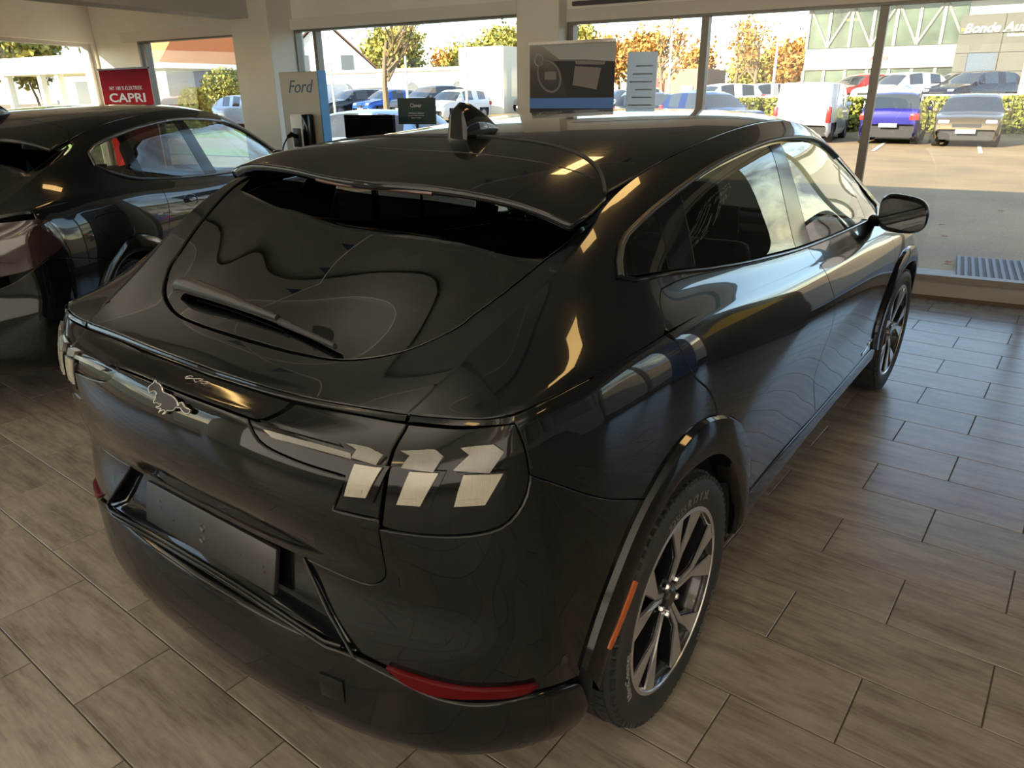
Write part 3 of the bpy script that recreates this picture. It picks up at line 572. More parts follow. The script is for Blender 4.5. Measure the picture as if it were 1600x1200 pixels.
def lamps(root, P):
    """three slanted bars each side: a smoked chevron above, a bright ribbed lens below, in a gloss black housing"""
    # housing on the surface (recessed a little) : inner piece on the tailgate, outer piece on the body
    inn = [[(-.795,.262,1.042),(-.80,.272,1.03),(-.80,.31,1.0),(-.79,.40,.983),(-.77,.535,.975)], [(-.77,.535,.975),(-.765,.50,.90)], [(-.765,.50,.90),(-.76,.603,.90)], [(-.76,.603,.90),(-.672,.605,1.073)], [(-.672,.605,1.073),(-.706,.3,1.055)], [(-.706,.31,1.055),(-.79,.30,1.045),(-.795,.262,1.042)]]
    a = P('lamp_housing', SB, inn, gloss, lift=-.005, both=True)
    out = [[(-.76,.608,.885),(-.745,.62,.88),(-.68,.765,.885),(-.632,.815,.905),(-.60,.838,.955),(-.585,.828,.995)], [(-.585,.828,.995),(-.59,.824,1.05),(-.60,.818,1.10)], [(-.60,.818,1.10),(-.647,.738,1.088),(-.672,.61,1.073)], [(-.672,.61,1.073),(-.76,.608,.885)]]
    b_ = P('lamp_housing', SB, out, gloss, lift=-.005, both=True)
    def s(y, z):
        """surface point on the tail at lateral y and height z"""
        lo = np.array([np.interp(y, [0,.3,.6,.75,.83], [-.80,-.79,-.75,-.69,-.62]), -y, z]); return SB.at(lo)
    def plate(name, quad, m, h, parent, nu=10, nv=6, label=None):
        """quad: four (y,z) corners a,b (top, inner->outer), c,d (bottom outer->inner)"""
        res = []
        V = []; F = []
        for lay in (0, 1):
            for i in range(nv+1):
                for j in range(nu+1):
                    t, w = i/nv, j/nu
                    y = (1-t)*((1-w)*quad[0][0]+w*quad[1][0])+t*((1-w)*quad[3][0]+w*quad[2][0]); z = (1-t)*((1-w)*quad[0][1]+w*quad[1][1])+t*((1-w)*quad[3][1]+w*quad[2][1])
                    p_, n_ = s(y, z); V.append(p_+n_*(h if lay == 0 else -.008))
        k = (nu+1)*(nv+1)
        for i in range(nv):
            for j in range(nu): a0 = i*(nu+1)+j; F.append((a0, a0+1, a0+nu+2, a0+nu+1))
        ed = [j for j in range(nu+1)]+[i*(nu+1)+nu for i in range(1, nv+1)]+[nv*(nu+1)+j for j in range(nu-1, -1, -1)]+[i*(nu+1) for i in range(nv-1, 0, -1)]
        for i in range(len(ed)): a0, b0 = ed[i], ed[(i+1) % len(ed)]; F.append((a0, a0+k, b0+k, b0))
        bm = MB(); bm.add([tuple(v) for v in V], F); o = bm.build(name, m, parent, smooth=40, label=label); o2 = mirror_obj(o); return o, o2
    UPQ = [((.517,1.052),(.569,1.058),(.608,1.041),(.598,1.012),(.542,1.014),(.549,1.036)), ((.636,1.060),(.701,1.066),(.722,1.047),(.706,1.012),(.647,1.013),(.659,1.043)), ((.749,1.070),(.800,1.070),(.814,1.055),(.794,1.016),(.741,1.020),(.765,1.051))]
    LOQ = [((.552,1.004),(.611,1.009),(.579,.944),(.532,.938)), ((.664,1.008),(.716,1.012),(.683,.945),(.640,.942)), ((.758,1.012),(.811,1.014),(.786,.954),(.742,.950))]
    for pi in range(3):
        u, w = UPQ[pi], LOQ[pi]
        plate('chevron_lens', [u[0], u[1], u[2], u[5]], lens2, .003, root, label='smoked chevron lens')
        plate('chevron_lens', [u[5], u[2], u[3], u[4]], lens2, .005, root, label='smoked chevron lens')
        g = .012
        plate('lamp_frame', [(w[0][0]-g, w[0][1]+.004), (w[1][0]+g, w[1][1]+.004), (w[2][0]+g, w[2][1]-g), (w[3][0]-g, w[3][1]-g)], gloss, .001, root)
        plate('bar_lens', list(w), lens, .006, root, label='bright ribbed bar lens')
        plate('bar_lens', [(w[3][0]+.010, w[3][1]+.014), (w[2][0]-.006, w[2][1]+.014), (w[2][0]-.008, w[2][1]+.008), (w[3][0]+.008, w[3][1]+.008)], lens, .0075, root, nu=4, nv=1)
    plate('light_blade', [(.318, 1.024), (.538, 1.023), (.542, 1.011), (.345, 1.013)], lens2, .004, root, nu=14, nv=3)
    plate('light_blade', [(.30, 1.046), (.50, 1.050), (.51, 1.036), (.31, 1.034)], gloss, .004, root, nu=14, nv=2)

def arches(root, P, fo, fi, ff):
    """gloss black wheel arch flares, lifted off the body"""
    def flare(name, fo, fi, lifto, lifti, both=True):
        A = resample(fo, 40); B = resample(fi, 40); V = []; F = []; prof = [(0, -.002), (.06, lifto), (.3, lifto+.006), (.7, lifti+.006), (.94, lifti), (1.0, -.004), (1.0, -.05)]
        for i in range(40):
            for t, h in prof:
                q = A[i]*(1-t)+B[i]*t; p_, n_ = SB.at(q*[1, -1, 1]); n_ = n_*[1, 1, .3]; n_ /= np.linalg.norm(n_); V.append(p_+n_*h)
        m = len(prof)
        for i in range(39):
            for j in range(m-1): a = i*m+j; F.append((a, a+1, a+m+1, a+m))
        b = MB(); b.add([tuple(v) for v in V], F); o = b.build(name, gloss, root, smooth=45); mirror_obj(o)
    flare('wheel_arch_flare', fo, fi, .014, .017)
    fin_ = [(2.984+(x-2.984)*.86, y, .36+(z-.36)*.84-.02) for x, y, z in ff]
    flare('wheel_arch_flare', ff, fin_, .012, .014)
    # arch liners
    for cx in (0, 2.984):
        b = MB(); n = 24; V = []; F = []
        for i in range(n+1):
            w = PI*(-.02+1.04*i/n); 
            for (r, y) in ((.425, -.90), (.43, -.86), (.43, -.60), (.1, -.60)): V.append((cx+r*math.cos(w), y, .36+r*math.sin(w)))
        for i in range(n):
            for j in range(3): a = i*4+j; F.append((a, a+1, a+5, a+4))
        b.add(V, F); o = b.build('arch_liner', dark, root, smooth=50); mirror_obj(o)
    # amber side marker in the rear flare
    mk = [(-.291,.913,.612),(-.338,.905,.553),(-.392,.893,.486)]
    b = MB(); V = []; C = resample(mk, 12)
    for i in range(12):
        p_, n_ = SB.at(C[i]*[1, -1, 1]); n_ = n_*[1, 1, .3]; n_ /= np.linalg.norm(n_)
        t = C[min(i+1, 11)]-C[max(i-1, 0)]; t = np.array([t[0], -t[1], t[2]]); t /= np.linalg.norm(t); w = np.cross(n_, t); w /= np.linalg.norm(w)
        k = .013*(1 if 0 < i < 11 else .7)
        for sx, h in ((-1, .012), (-.9, .025), (.9, .025), (1, .012)): V.append(tuple(p_+w*sx*k+n_*h))
    b.add(V, [(i*4+j, i*4+j+1, i*4+j+5, i*4+j+4) for i in range(11) for j in range(3)]+[(0, 1, 2, 3), (44, 45, 46, 47)])
    o = b.build('side_marker', ribbed('amber_ribbed', (.34, .065, .005), 900), root, smooth=30, label='amber side marker lamp'); mirror_obj(o)
    # sills
    P('sill', SB, [[(2.50,.90,.405),(2.0,.894,.395),(1.468,.893,.395),(.92,.90,.415),(.56,.91,.425)], [(.56,.91,.425),(.50,.91,.33),(.47,.90,.27)], [(.47,.90,.27),(.9,.875,.265),(1.4,.87,.262),(2.0,.872,.262),(2.46,.88,.262)], [(2.46,.88,.262),(2.50,.90,.405)]], gloss, lift=.006, both=True)
    P('sill', SB, [[(.47,.90,.27),(.9,.875,.265),(1.4,.87,.262),(2.0,.872,.262),(2.46,.88,.262)], [(2.46,.88,.262),(2.46,.842,.237)], [(2.46,.842,.237),(1.4,.837,.237),(.45,.85,.237)], [(.45,.85,.237),(.47,.90,.27)]], satin, both=True, step=3)

def rear_details(root, P):
    # lower rear valance with its ledge
    vr = [[(-.792,0,.545),(-.786,.3,.548),(-.775,.50,.55),(-.762,.62,.53),(-.735,.70,.505),(-.69,.765,.490),(-.60,.85,.480),(-.465,.878,.432)], [(-.465,.878,.432),(-.43,.86,.36),(-.41,.85,.26)], [(-.41,.85,.252),(-.505,.803,.245),(-.57,.703,.244),(-.64,.55,.245),(-.725,.3,.25),(-.77,0,.25)]]
    P('rear_valance', SB, vr+[[(x, -y, z) for x, y, z in s[::-1]] for s in vr[::-1]], gloss, lift=.010, inset=.008, drop=.008, flange=.03)
    b = MB()
    # chrome-like lip above the valance
    pts = [(-.812, y, .562-.012*(abs(y)/.5)**2) if abs(y) < .5 else (-.80+(abs(y)-.5)*.35, y, .550-(abs(y)-.5)*.25) for y in np.linspace(-.62, .62, 32)]
    b.tube(pts, .008, 8); b.build('bumper_lip', gloss, root, smooth=60)
    b = MB(); b.tube([(x-.006, y, z+.022) for x, y, z in pts if abs(y) < .535], .005, 8); b.build('bumper_lip', gloss, root, smooth=60)
    # shadow slot and plate recess
    b = MB()
    V = []; F = []
    ys = np.linspace(-1, 1, 21)
    for q in ys:
        V += [(-.775+.004*q*q, q*.350, .724), (-.762+.008*q*q, q*.340, .714), (-.775+.008*q*q, q*.485, .582), (-.80+.012*q*q, q*.522, .556)]
    for i in range(20):
        for j in range(3): a = i*4+j; F.append((a, a+4, a+5, a+1))
    V += []; b.add(V, F)
    for sgn in (1, -1):
        k = len(b.v); b.v += [(-.774, sgn*.362, .722), (-.771, sgn*.350, .724), (-.754, sgn*.340, .714), (-.767, sgn*.485, .582), (-.788, sgn*.522, .556), (-.784, sgn*.530, .562)]
        b.f += [(k, k+2, k+3, k+5), (k+3, k+4, k+5), (k, k+1, k+2)]; b.mi += [0]*3
    b.build('plate_recess', paint, root, smooth=40)
    pb = MB(); T = frame((-.784, 0, .655), (0, -1, 0), (.22, 0, 1)); pb.box((-.277, -.058, -.004), (.277, .058, .012), ch=.006, T=T)
    po = pb.build('plate_carrier', satin, root, smooth=40, label='empty dark number plate carrier with screw holes')
    hb = MB()
    for x, y in ((-.205, .02), (-.20, .005), (.15, -.0), (.235, .0), (.24, -.012), (-.14, -.012)):
        hb = MB(); hb.lathe([(0, .0126), (.0035, .0126), (.0035, .012)], 10, T=T @ Matrix.Translation((x, y, 0))); hb.build('screw_hole', dark, po)
    for y in (.012, -.018):
        cb = MB(); cb.lathe([(0, .013), (.004, .0125), (.009, .0155), (.012, .012)], 16, T=T @ Matrix.Translation((-.01, y, 0))); cb.build('plate_boss', satin, po, smooth=50)
    # bright slanted trims beside the recess
    for sg in (-1, 1):
        b = MB(); b.tube([(-.775, sg*.365, .722), (-.792, sg*.45, .63), (-.80, sg*.53, .552)], [.004, .006, .004], 8); b.build('recess_trim', gloss, root, smooth=60)
    # reflectors, sensors, tow cover
    rl = [[(-.775,.605,.553),(-.729,.732,.540),(-.66,.81,.526),(-.595,.860,.512)], [(-.595,.860,.512),(-.613,.851,.500),(-.70,.776,.508),(-.745,.69,.512),(-.765,.645,.525),(-.775,.605,.553)]]
    P('rear_reflector', SB, rl, mat('reflector_red', (.055, .001, .002), rough=.3, spec=.12), lift=.013, inset=.002, both=True, label='slim red reflector in the bumper')
    for (x, y, z) in ((-.52,.868,.53), (-.70,.36,.33), (-.50,.82,.335), (-.70,-.36,.33), (-.52,-.868,.53), (-.50,-.82,.335)):
        p_, n_ = SB.at((x if z > .4 else x-.1, -y, z)); n_ = Vector(n_); t = n_.orthogonal().normalized(); T = frame(Vector(p_)+n_*(.0008 if z > .4 else .0095), t, n_.cross(t))
        b = MB(); b.lathe([(0, .001), (.0085, .001), (.0088, -.001), (.0098, -.001), (.0102, .0012), (.0118, .0012), (.012, -.003)], 20, T=T); b.build('parking_sensor', satin, root, smooth=50)
    # wiper: stays on the rear window
    def g(x, y): p_, n_ = SH.at((x, y, np.interp(x, [-.6, -.4, -.2], [1.105, 1.22, 1.33]))); return Vector(p_), Vector(n_)
    A, nA = g(-.512, .372); Bp, nB = g(-.538, -.07); Cp, nC = g(-.562, -.292)
    b = MB(); n = 16; V = []; F = []
    P0 = [A+nA*.03, A*.65+Bp*.35+nA*.035, Bp+nB*.026]
    pts = resample([tuple(A+nA*.012-Vector((.0,-.03,0))), tuple(A+nA*.030), tuple(A*.6+Bp*.4+nA*.034), tuple(Bp+nB*.026)], 24)
    rad = list(np.interp(np.linspace(0, 1, 24), [0, .08, .25, .6, 1], [.012, .021, .022, .014, .008]))
    b.tube(pts, rad, 12); wo = b.build('wiper_arm', satin, root, smooth=60)
    b = MB(); b.tube(resample([tuple(A*.9+Bp*.1+nA*.008), tuple(Bp+nB*.011), tuple(Cp+nC*.012)], 24), [.006]*24, 8); b.tube([tuple(Bp+nB*.014), tuple(Cp+nC*.016)], [.010, .006], 8); b.build('wiper_blade', rubber, wo, smooth=60)
    # galloping horse badge
    horse(root)
    # lettering in the band: chrome strokes
    T = frame(Vector((-.748, -.006, 1.0485)), (0, -1, 0), (.9, 0, .12)); mt_ = mat('dim_chrome', (.45, .43, .40), rough=.25, metal=1)
    for gph in ([(500,215),(520,190),(555,200),(560,235),(520,240),(500,215)], [(560,235),(600,240),(660,230),(690,240)], [(600,240),(640,275),(680,300)], [(690,235),(680,310)], [(690,270),(740,270),(780,280),(770,320),(740,310),(700,275)], [(800,285),(790,320),(800,350)]):
        b = MB(); b.tube([T @ Vector(((zx-650)/7.055*.0020, -(zy-265-.36*(zx-650))/7.055*.0019, .0035)) for zx, zy in gph], .0008, 6); b.build('band_lettering', mt_, root)
    for dx, w, t_ in ((0, .11, 0), (.075, .03, .012), (.115, .028, .012)):
        p_, n_ = SB.at((2.28+dx, -.90, .435+dx*.12+t_)); n_ = Vector(n_); T = frame(Vector(p_)+n_*.003, Vector((1, 0, .08)), n_.cross(Vector((1, 0, .08)))); b = MB(); b.box((-w/2 if w > .05 else -.012, -.007, -.002), (w/2 if w > .05 else .012, .007, .002), ch=.001, T=T); o = b.build('door_badge', chrome, root); mirror_obj(o)
    # rear camera strip under the ledge, tow eye cover
    T = frame((-.800, -.42, .40), (-.18, -1, 0), (0, 0, 1)); b = MB(); b.box((-.03, -.03, .035), (.03, .03, .043), ch=.004, T=T); 
    p_, n_ = SB.at((-.83, -.47, .45)); n_ = Vector(n_); T = frame(Vector(p_)+n_*.0088, n_.cross(Vector((0, 0, 1))), (0, 0, 1)); b = MB(); b.box((-.033, -.030, -.004), (.033, .030, .0015), ch=.001, T=T); b.build('towing_eye_cover', gloss, root, smooth=40)

HORSE = [(-1.0,.26),(-.97,.40),(-.86,.56),(-.76,.68),(-.70,.84),(-.62,.74),(-.48,.72),(-.36,.60),(-.30,.44),(-.10,.40),(.10,.40),(.26,.34),(.38,.22),(.46,.04),(.52,.22),(.64,.26),(.74,.14),(.86,.10),(1.0,.08),(.96,-.10),(.80,-.16),(.66,-.10),(.56,.0),(.46,-.06),(.38,-.04),(.30,-.22),(.14,-.34),(-.02,-.40),(-.08,-.56),(-.22,-.66),(-.10,-.48),(-.14,-.42),(-.32,-.56),(-.40,-.70),(-.34,-.52),(-.28,-.40),(-.40,-.46),(-.56,-.44),(-.44,-.38),(-.34,-.28),(-.30,-.16),(-.40,-.24),(-.54,-.22),(-.64,-.30),(-.70,-.20),(-.60,-.08),(-.62,.06),(-.58,.22),(-.66,.30),(-.80,.24),(-.92,.12)]
def horse(root):
    T = frame((-.816, .0, 1.018), (0, -1, 0), (.30, 0, 1)); sx, sy = .088, .047
    pl = resample([(x*sx, y*sy, 0) for x, y in HORSE]+[(HORSE[0][0]*sx, HORSE[0][1]*sy, 0)], 140)[:-1]
    b = MB(); b.prism([(p[0], p[1]) for p in pl], 0, .004, T=T); hb = b.build('horse_badge', mat('badge_mesh', (.05, .05, .055), rough=.35, metal=.8, bump=(900, 1.0, .002)), root, label='galloping horse badge, dark mesh with bright outline')
    b = MB(); b.tube([T @ Vector((p[0], p[1], .0045)) for p in list(pl)+[pl[0]]], .0019, 6); b.build('badge_outline', chrome, hb, smooth=60)

def fin(root):
    prof = [(.205,0,1.553)]
    b = MB(); n = 16; V = []; F = []
    L = [(.222,.040,.012),(.226,.039,.098),(.245,.037,.108),(.285,.033,.098),(.33,.027,.076),(.38,.017,.045),(.425,.005,.012)]
    for x, w, h in L:
        z0 = np.interp(x, TX, TZ)-.004
        for k in range(n+1):
            a = PI*k/n; y = w*math.cos(a); zz = h*(math.sin(a)**.8); V.append((x+.02*(math.sin(a))*0, y*(.35+.65*(1-math.sin(a)**2)**.5 if False else 1), z0+zz))
    for i in range(len(L)-1):
        for k in range(n): a = i*(n+1)+k; F.append((a, a+1, a+n+2, a+n+1))
    F.append(tuple(range(n+1))); b.add(V, F); o = b.build('aerial_fin', paint, root, smooth=50)

def mirrors(root):
    # shell: superellipsoid around (2.42, .955, 1.045)
    for sg in (-1, 1):
        b = MB(); V = []; F = []; cx, cy_, cz = 2.33, .955, 1.118; nu, nv = 28, 14
        for i in range(nv+1):
            t = i/nv; x = cx-.045+.15*t; k = (1-max(0, (t-.15)/.85)**2.2)**.5 if t > .15 else .93+.07*(t/.15)
            for j in range(nu):
                a = 2*PI*j/nu; c_, s_ = math.cos(a), math.sin(a)
                y = math.copysign(abs(c_)**.62, c_)*.110*k; z = math.copysign(abs(s_)**.66, s_)*.088*k
                z += -.014*(y/.118)*(1 if z > 0 else -.2); V.append((x+.02*(y/.118)*(-1), sg*(cy_+y), cz+z))
        for i in range(nv):
            for j in range(nu): F.append((i*nu+j, i*nu+(j+1) % nu, (i+1)*nu+(j+1) % nu, (i+1)*nu+j))
        F.append(tuple(range(nu))); b.add(V, F); o = b.build('wing_mirror', gloss, root, smooth=50)
        g = MB(); V = []
        for j in range(nu):
            a = 2*PI*j/nu; c_, s_ = math.cos(a), math.sin(a); y = math.copysign(abs(c_)**.62, c_)*.104; z = math.copysign(abs(s_)**.66, s_)*.068; z += -.012*(y/.118)
            V.append((cx-.0465+.02*(y/.118)*(-1), sg*(cy_+y), cz+z))
        g.add(V, [tuple(range(nu))]); g.build('mirror_glass', mirr, o)
        st = MB(); st.tube([(2.47, sg*.80, 1.055), (2.41, sg*.86, 1.062), (2.38, sg*.92, 1.075)], [.03, .024, .028], 10); st.build('mirror_stalk', satin, o, smooth=60)

def cabin_fit(root):
    b = MB(); b.box((-.55, -.80, .30), (2.95, .80, .42)); b.build('floor_pan', dark, root)
    b = MB()   # inner sides below the belt, rear load bay walls
    for sg in (-1, 1):
        b.box((-.35, sg*.79, .45), (2.8, sg*.74, 1.0)); 
        b.prism([(-.62, .45), (-.62, 1.02), (-.45, 1.06), (-.25, 1.08), (.1, 1.08), (.1, .45)], sg*.60, sg*.76, 'xz')
        b.prism([(-.42, 1.06), (-.12, 1.22), (.02, 1.30), (.05, 1.13), (.0, 1.06)], sg*.60, sg*.70, 'xz')
    b.box((-.70, -.58, .50), (-.62, .58, 1.03)); b.box((2.80, -.75, .3), (3.5, .75, .84)); b.box((-.66, -.6, .40), (-.3, .6, .70))
    b.build('cabin_trim', cabin, root)
    # headliner under the roof
    V = []; F = []; nx, ny = 14, 10
    for i in range(nx):
        x = .0+2.05*i/(nx-1); z0 = np.interp(x, TX, TZ)-.035; z1 = np.interp(x, TX, TZE)-.035; w = np.interp(x, TX, TE)-.03
        for j in range(ny):
            q = -1+2*j/(ny-1); V.append((x, w*q, z0-(z0-z1)*(q*q*.5+q**6*.5)))
    for i in range(nx-1):
        for j in range(ny-1): a = i*ny+j; F.append((a, a+1, a+ny+1, a+ny))
    b = MB(); b.add(V, F); b.build('headliner', mat('headliner', (.05, .05, .048), rough=.9), root, smooth=60)
    b = MB(); b.box((2.62, -.74, .84), (2.86, .74, 1.0), ch=.03); b.box((2.45, -.72, .80), (2.66, .72, .96), ch=.04); b.box((2.41, -.13, .70), (2.45, .13, 1.08), ch=.01); b.build('dashboard', cabin2, root, smooth=40)
    b = MB(); T = frame((2.26, .37, .93), (0, 1, 0), (-.35, 0, 1)); b.lathe([(.18+.014*math.cos(a), .014*math.sin(a)) for a in np.linspace(0, 2*PI, 9)], 32, T=T); b.box((-.17, -.02, -.01), (.17, .02, .01), T=T); b.box((-.05, -.06, -.01), (.05, .05, .025), T=T, ch=.01); b.tube([(2.26, .37, .93), (2.5, .37, .86)], .04, 12); b.build('steering_wheel', cabin, root, smooth=50)
    def seat(x, y, w, name='front_seat'):
        b = MB(); b.box((x, y-w/2, .46), (x+.52, y+w/2, .62), ch=.05)
        T = Matrix.Translation((x+.02, y, .55)) @ Matrix.Rotation(R_(-18), 4, 'Y'); b.box((-.07, -w/2, 0), (.06, w/2, .60), ch=.05, T=T)
        o = b.build(name, cabin2, root, smooth=50)
        h = MB(); h.box((-.05, -.135, .64), (.05, .135, .84), ch=.045, T=T); h.tube([T @ Vector((0, -.06, .55)), T @ Vector((0, -.06, .7))], .008, 8); h.tube([T @ Vector((0, .06, .55)), T @ Vector((0, .06, .7))], .008, 8); h.build('headrest', cabin2, o, smooth=50)
    seat(1.35, -.37, .50); seat(1.35, .37, .50)
    b = MB(); b.box((.42, -.62, .46), (.95, .62, .60), ch=.05); T = Matrix.Translation((.42, 0, .55)) @ Matrix.Rotation(R_(-22), 4, 'Y'); b.box((-.07, -.60, 0), (.06, .60, .52), ch=.05, T=T); o = b.build('rear_bench', cabin2, root, smooth=50)
    for y in (-.36, 0, .36):
        h = MB(); h.box((-.045, -.12, .54), (.045, .12, .70), ch=.04, T=T @ Matrix.Translation((0, y, 0))); h.build('headrest', cabin2, o, smooth=50)
    b = MB(); b.box((-.58, -.57, .96), (.12, .57, .985), ch=.008); b.build('parcel_shelf', cabin, root, smooth=40)

def make_wheel(lettering=True):
    """wheel in its own frame: axis along -y is the outer face, centre at origin"""
    parts = []
    W2 = .1125
    prof = [(.2415, -.088), (.252, -.098), (.262, -.104), (.285, -.112), (.315, -.1145), (.338, -.108), (.350, -.096), (.357, -.080), (.3615, -.06), (.3625, -.03), (.3625, .03), (.3615, .06), (.357, .08), (.350, .096), (.338, .108), (.30, .113), (.26, .100), (.245, .09)]
    b = MB(); n = 144; V = []; F = []; m = len(prof)
    for k in range(n):
        a = 2*PI*k/n
        for i, (r, y) in enumerate(prof):
            r2 = r
            if 5 <= i <= 14: r2 = r
            V.append((r2*math.cos(a), y, r2*math.sin(a)))
    for k in range(n):
        for i in range(m-1): a0 = k*m+i; c0 = ((k+1) % n)*m+i; F.append((a0, c0, c0+1, a0+1))
    b.add(V, F)
    # tread blocks
    for k in range(72):
        a = 2*PI*k/72
        for y, w, d in ((-.068, .026, .03), (-.030, .022, .0), (.0, .018, .03), (.030, .022, .01), (.068, .026, .02)):
            aa = a+d; T = Matrix.Rotation(-aa, 4, 'Y'); L = .0125
            b.box((.356, y-w/2, -L), (.3660 if abs(y) < .05 else .3630, y+w/2, L), T=T)
    # shoulder lugs
    for k in range(72):
        T = Matrix.Rotation(-2*PI*k/72, 4, 'Y'); b.box((.341, -.1050, -.0095), (.3535, -.095, .0095), T=T)
    ty = b.build('tyre', rubber, None, smooth=50, fixn=False); parts.append(ty)
    # raised lettering on the sidewall
    def curve_text(s_, r, a0, size, m, xs=1.0):
        v, f = text_mesh(s_, size, .0012, xs=xs, res=2); out = []
        for x, y, z in v:
            a = a0-x/r; rr_ = r+y; out.append((rr_*math.cos(a), -.1155-z*1.0+abs(rr_-.30)*.06, rr_*math.sin(a)))
        mb = MB(); mb.add(out, f); o = mb.build('sidewall_lettering', m, ty, fixn=False); return o
    lt = mat('tyre_lettering', (.075, .075, .075), rough=.45); lw = mat('tyre_lettering_pale', (.16, .16, .16), rough=.5)
    curve_text('225/55 R 19 V XL', .300, R_(97), .036, lt, 1.0)
    curve_text('UltraContact', .300, R_(200), .030, lw, 1.0)
    curve_text('UltraContact', .300, R_(330), .030, lt, 1.0)
    # rim barrel
    b = MB(); b.lathe([(.2415, -.088), (.2655, -.101), (.2655, -.1045), (.258, -.106), (.250, -.100), (.243, -.085), (.236, -.06), (.228, .0), (.226, .08), (.05, .075)], 72, axis='y', mi=0)
    ri = b.build('rim', alloyd, None, smooth=40, fixn=True); parts.append(ri)
    b = MB(); b.lathe([(.2655, -.101), (.2660, -.1052), (.2560, -.1068), (.2535, -.1035)], 72, axis='y'); b.build('rim_lip', alloy, ri, smooth=40)
    # brake disc
    b = MB(); b.lathe([(.0, .0), (.075, .0), (.08, .012), (.165, .012), (.165, .028), (.08, .028)], 48, axis='y'); b.build('brake_disc', mat('disc', (.09, .09, .09), rough=.4, metal=1), ri, smooth=40)
    # ten arms in five pairs : machined face wedges on black sides
    def spoke(a0, pts, y0, y1, w0, mi=0): pass
    fa = MB(); bk = MB()
    for k in range(5):
        th = 2*PI*k/5+R_(90)
        T = Matrix.Rotation(-th, 4, 'Y')
        # local: radial = +x, tangential = +z, outer face -y
        def wedge(mb, poly, yo, thick, mi=0):
            # poly points (r, t, ydepth)
            n_ = len(poly); v = [(r, -yo+dy, t) for r, t, dy in poly]+[(r*.995, -yo+dy+thick, t*.985) for r, t, dy in poly]
            f = [tuple(range(n_))[::-1], tuple(range(n_, 2*n_))]+[(i, (i+1) % n_, n_+(i+1) % n_, n_+i) for i in range(n_)]
            mb.add(v, f, mi, T)
        # black base spokes
        wedge(bk, [(.035, -.034, .02), (.12, -.040, .008), (.252, -.088, .004), (.252, .092, .004), (.12, .030, .008), (.035, .030, .02)][:0] or [(.04, .0, .022), (.135, .001, .010), (.195, .022, .007), (.252, .036, .004), (.236, .107, .004), (.18, .064, .008), (.12, .026, .012), (.045, .022, .024)], .098, .030)
        wedge(bk, [(.045, -.022, .024), (.12, -.025, .012), (.175, -.058, .008), (.238, -.102, .004), (.254, -.026, .004), (.19, -.014, .008), (.13, -.001, .010), (.04, .0, .022)], .098, .030)
        # machined faces: twin stem leaving the hub, then a broad Y towards the rim
        wedge(fa, [(.05, .0015, .020), (.135, .003, .009), (.195, .026, .005), (.2555, .040, .001), (.2370, .104, .001), (.182, .060, .004), (.13, .019, .008), (.05, .014, .019)], .1035, .006)
        wedge(fa, [(.05, -.0135, .019), (.125, -.018, .009), (.175, -.054, .006), (.2400, -.098, .001), (.2570, -.030, .001), (.190, -.018, .005), (.132, -.003, .010), (.05, -.0015, .020)], .1035, .006)
    bk.lathe([(0, -.076), (.05, -.078), (.066, -.070), (.070, -.045), (.07, .02)], 30, axis='y')
    so = bk.build('spokes', alloyd, ri, smooth=30); fo_ = fa.build('spoke_face', alloy, so)
    b = MB(); b.lathe([(0, -.093), (.024, -.0925), (.029, -.088), (.030, -.07)], 24, axis='y'); cp = b.build('centre_cap', mat('cap', (.10, .10, .11), rough=.2, metal=.9), ri, smooth=40)
    for k in range(5):
        a = 2*PI*(k+.5)/5+R_(90); b = MB(); T = Matrix.Translation((.052*math.cos(a), 0, .052*math.sin(a))); b.lathe([(0, -.094), (.0075, -.092), (.0105, -.087), (.011, -.07)], 6, axis='y', T=T); b.build('wheel_nut', chrome, ri, smooth=30)
    return parts
def wheels(root):
    ps = make_wheel()
    def put(x, sg, steer=0, spin=0):
        e = empty('wheel'); e.parent = root; e.location = (x, sg*.812, .3655); e.rotation_euler = (0, spin, (PI if sg > 0 else 0)+steer)
        return e
    def cp(o, par):
        c = o.copy(); COL.objects.link(c); c.parent = par
        for ch in list(o.children):
            # keep the tree three levels deep: rim and tyre details hang from the wheel empty's own children
            cp(ch, c)
        return c
    first = True
    for x, sg, st, sp in ((0, -1, 0, R_(11)), (0, 1, 0, R_(30)), (2.984, -1, R_(-2), R_(20)), (2.984, 1, R_(-2), R_(50))):
        T = Matrix.Translation((x, sg*.812, .3665)) @ Matrix.Rotation((PI if sg > 0 else 0)+st, 4, 'Z') @ Matrix.Rotation(sp, 4, 'Y')
        for o in ps:
            if first: c = o; c.parent = root
            else: c = cp(o, root)
            c.matrix_local = T
            for ch in c.children: pass
        first = False
# ================================================================ THE SHOWROOM
TH = math.atan2(.11172987, .99373862)
NV = Vector((.99373862, .11172987, 0)); LV = Vector((-.11172987, .99373862, 0))
RM = Matrix((NV, LV, Vector((0, 0, 1)))).transposed().to_4x4(); RM.translation = NV*5.38   # room frame: x out through the glass wall, y left along it
def rp(x, y, z=0): return RM @ Vector((x, y, z))
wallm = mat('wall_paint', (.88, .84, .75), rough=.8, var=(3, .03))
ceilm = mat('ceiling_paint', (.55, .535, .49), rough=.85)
framem = mat('window_frame_bronze', (.20, .185, .155), rough=.45, metal=.3)
framew = mat('window_frame_pale', (.55, .53, .48), rough=.5)
pane = glass('clear_pane', (.97, .985, .975), refl=1.0, ior=1.45)
def S_box(name, a, b, m, ch=0, **k):
    mb = MB(); mb.box(a, b, T=RM, ch=ch); return mb.build(name, m, None, kind='structure', **k)

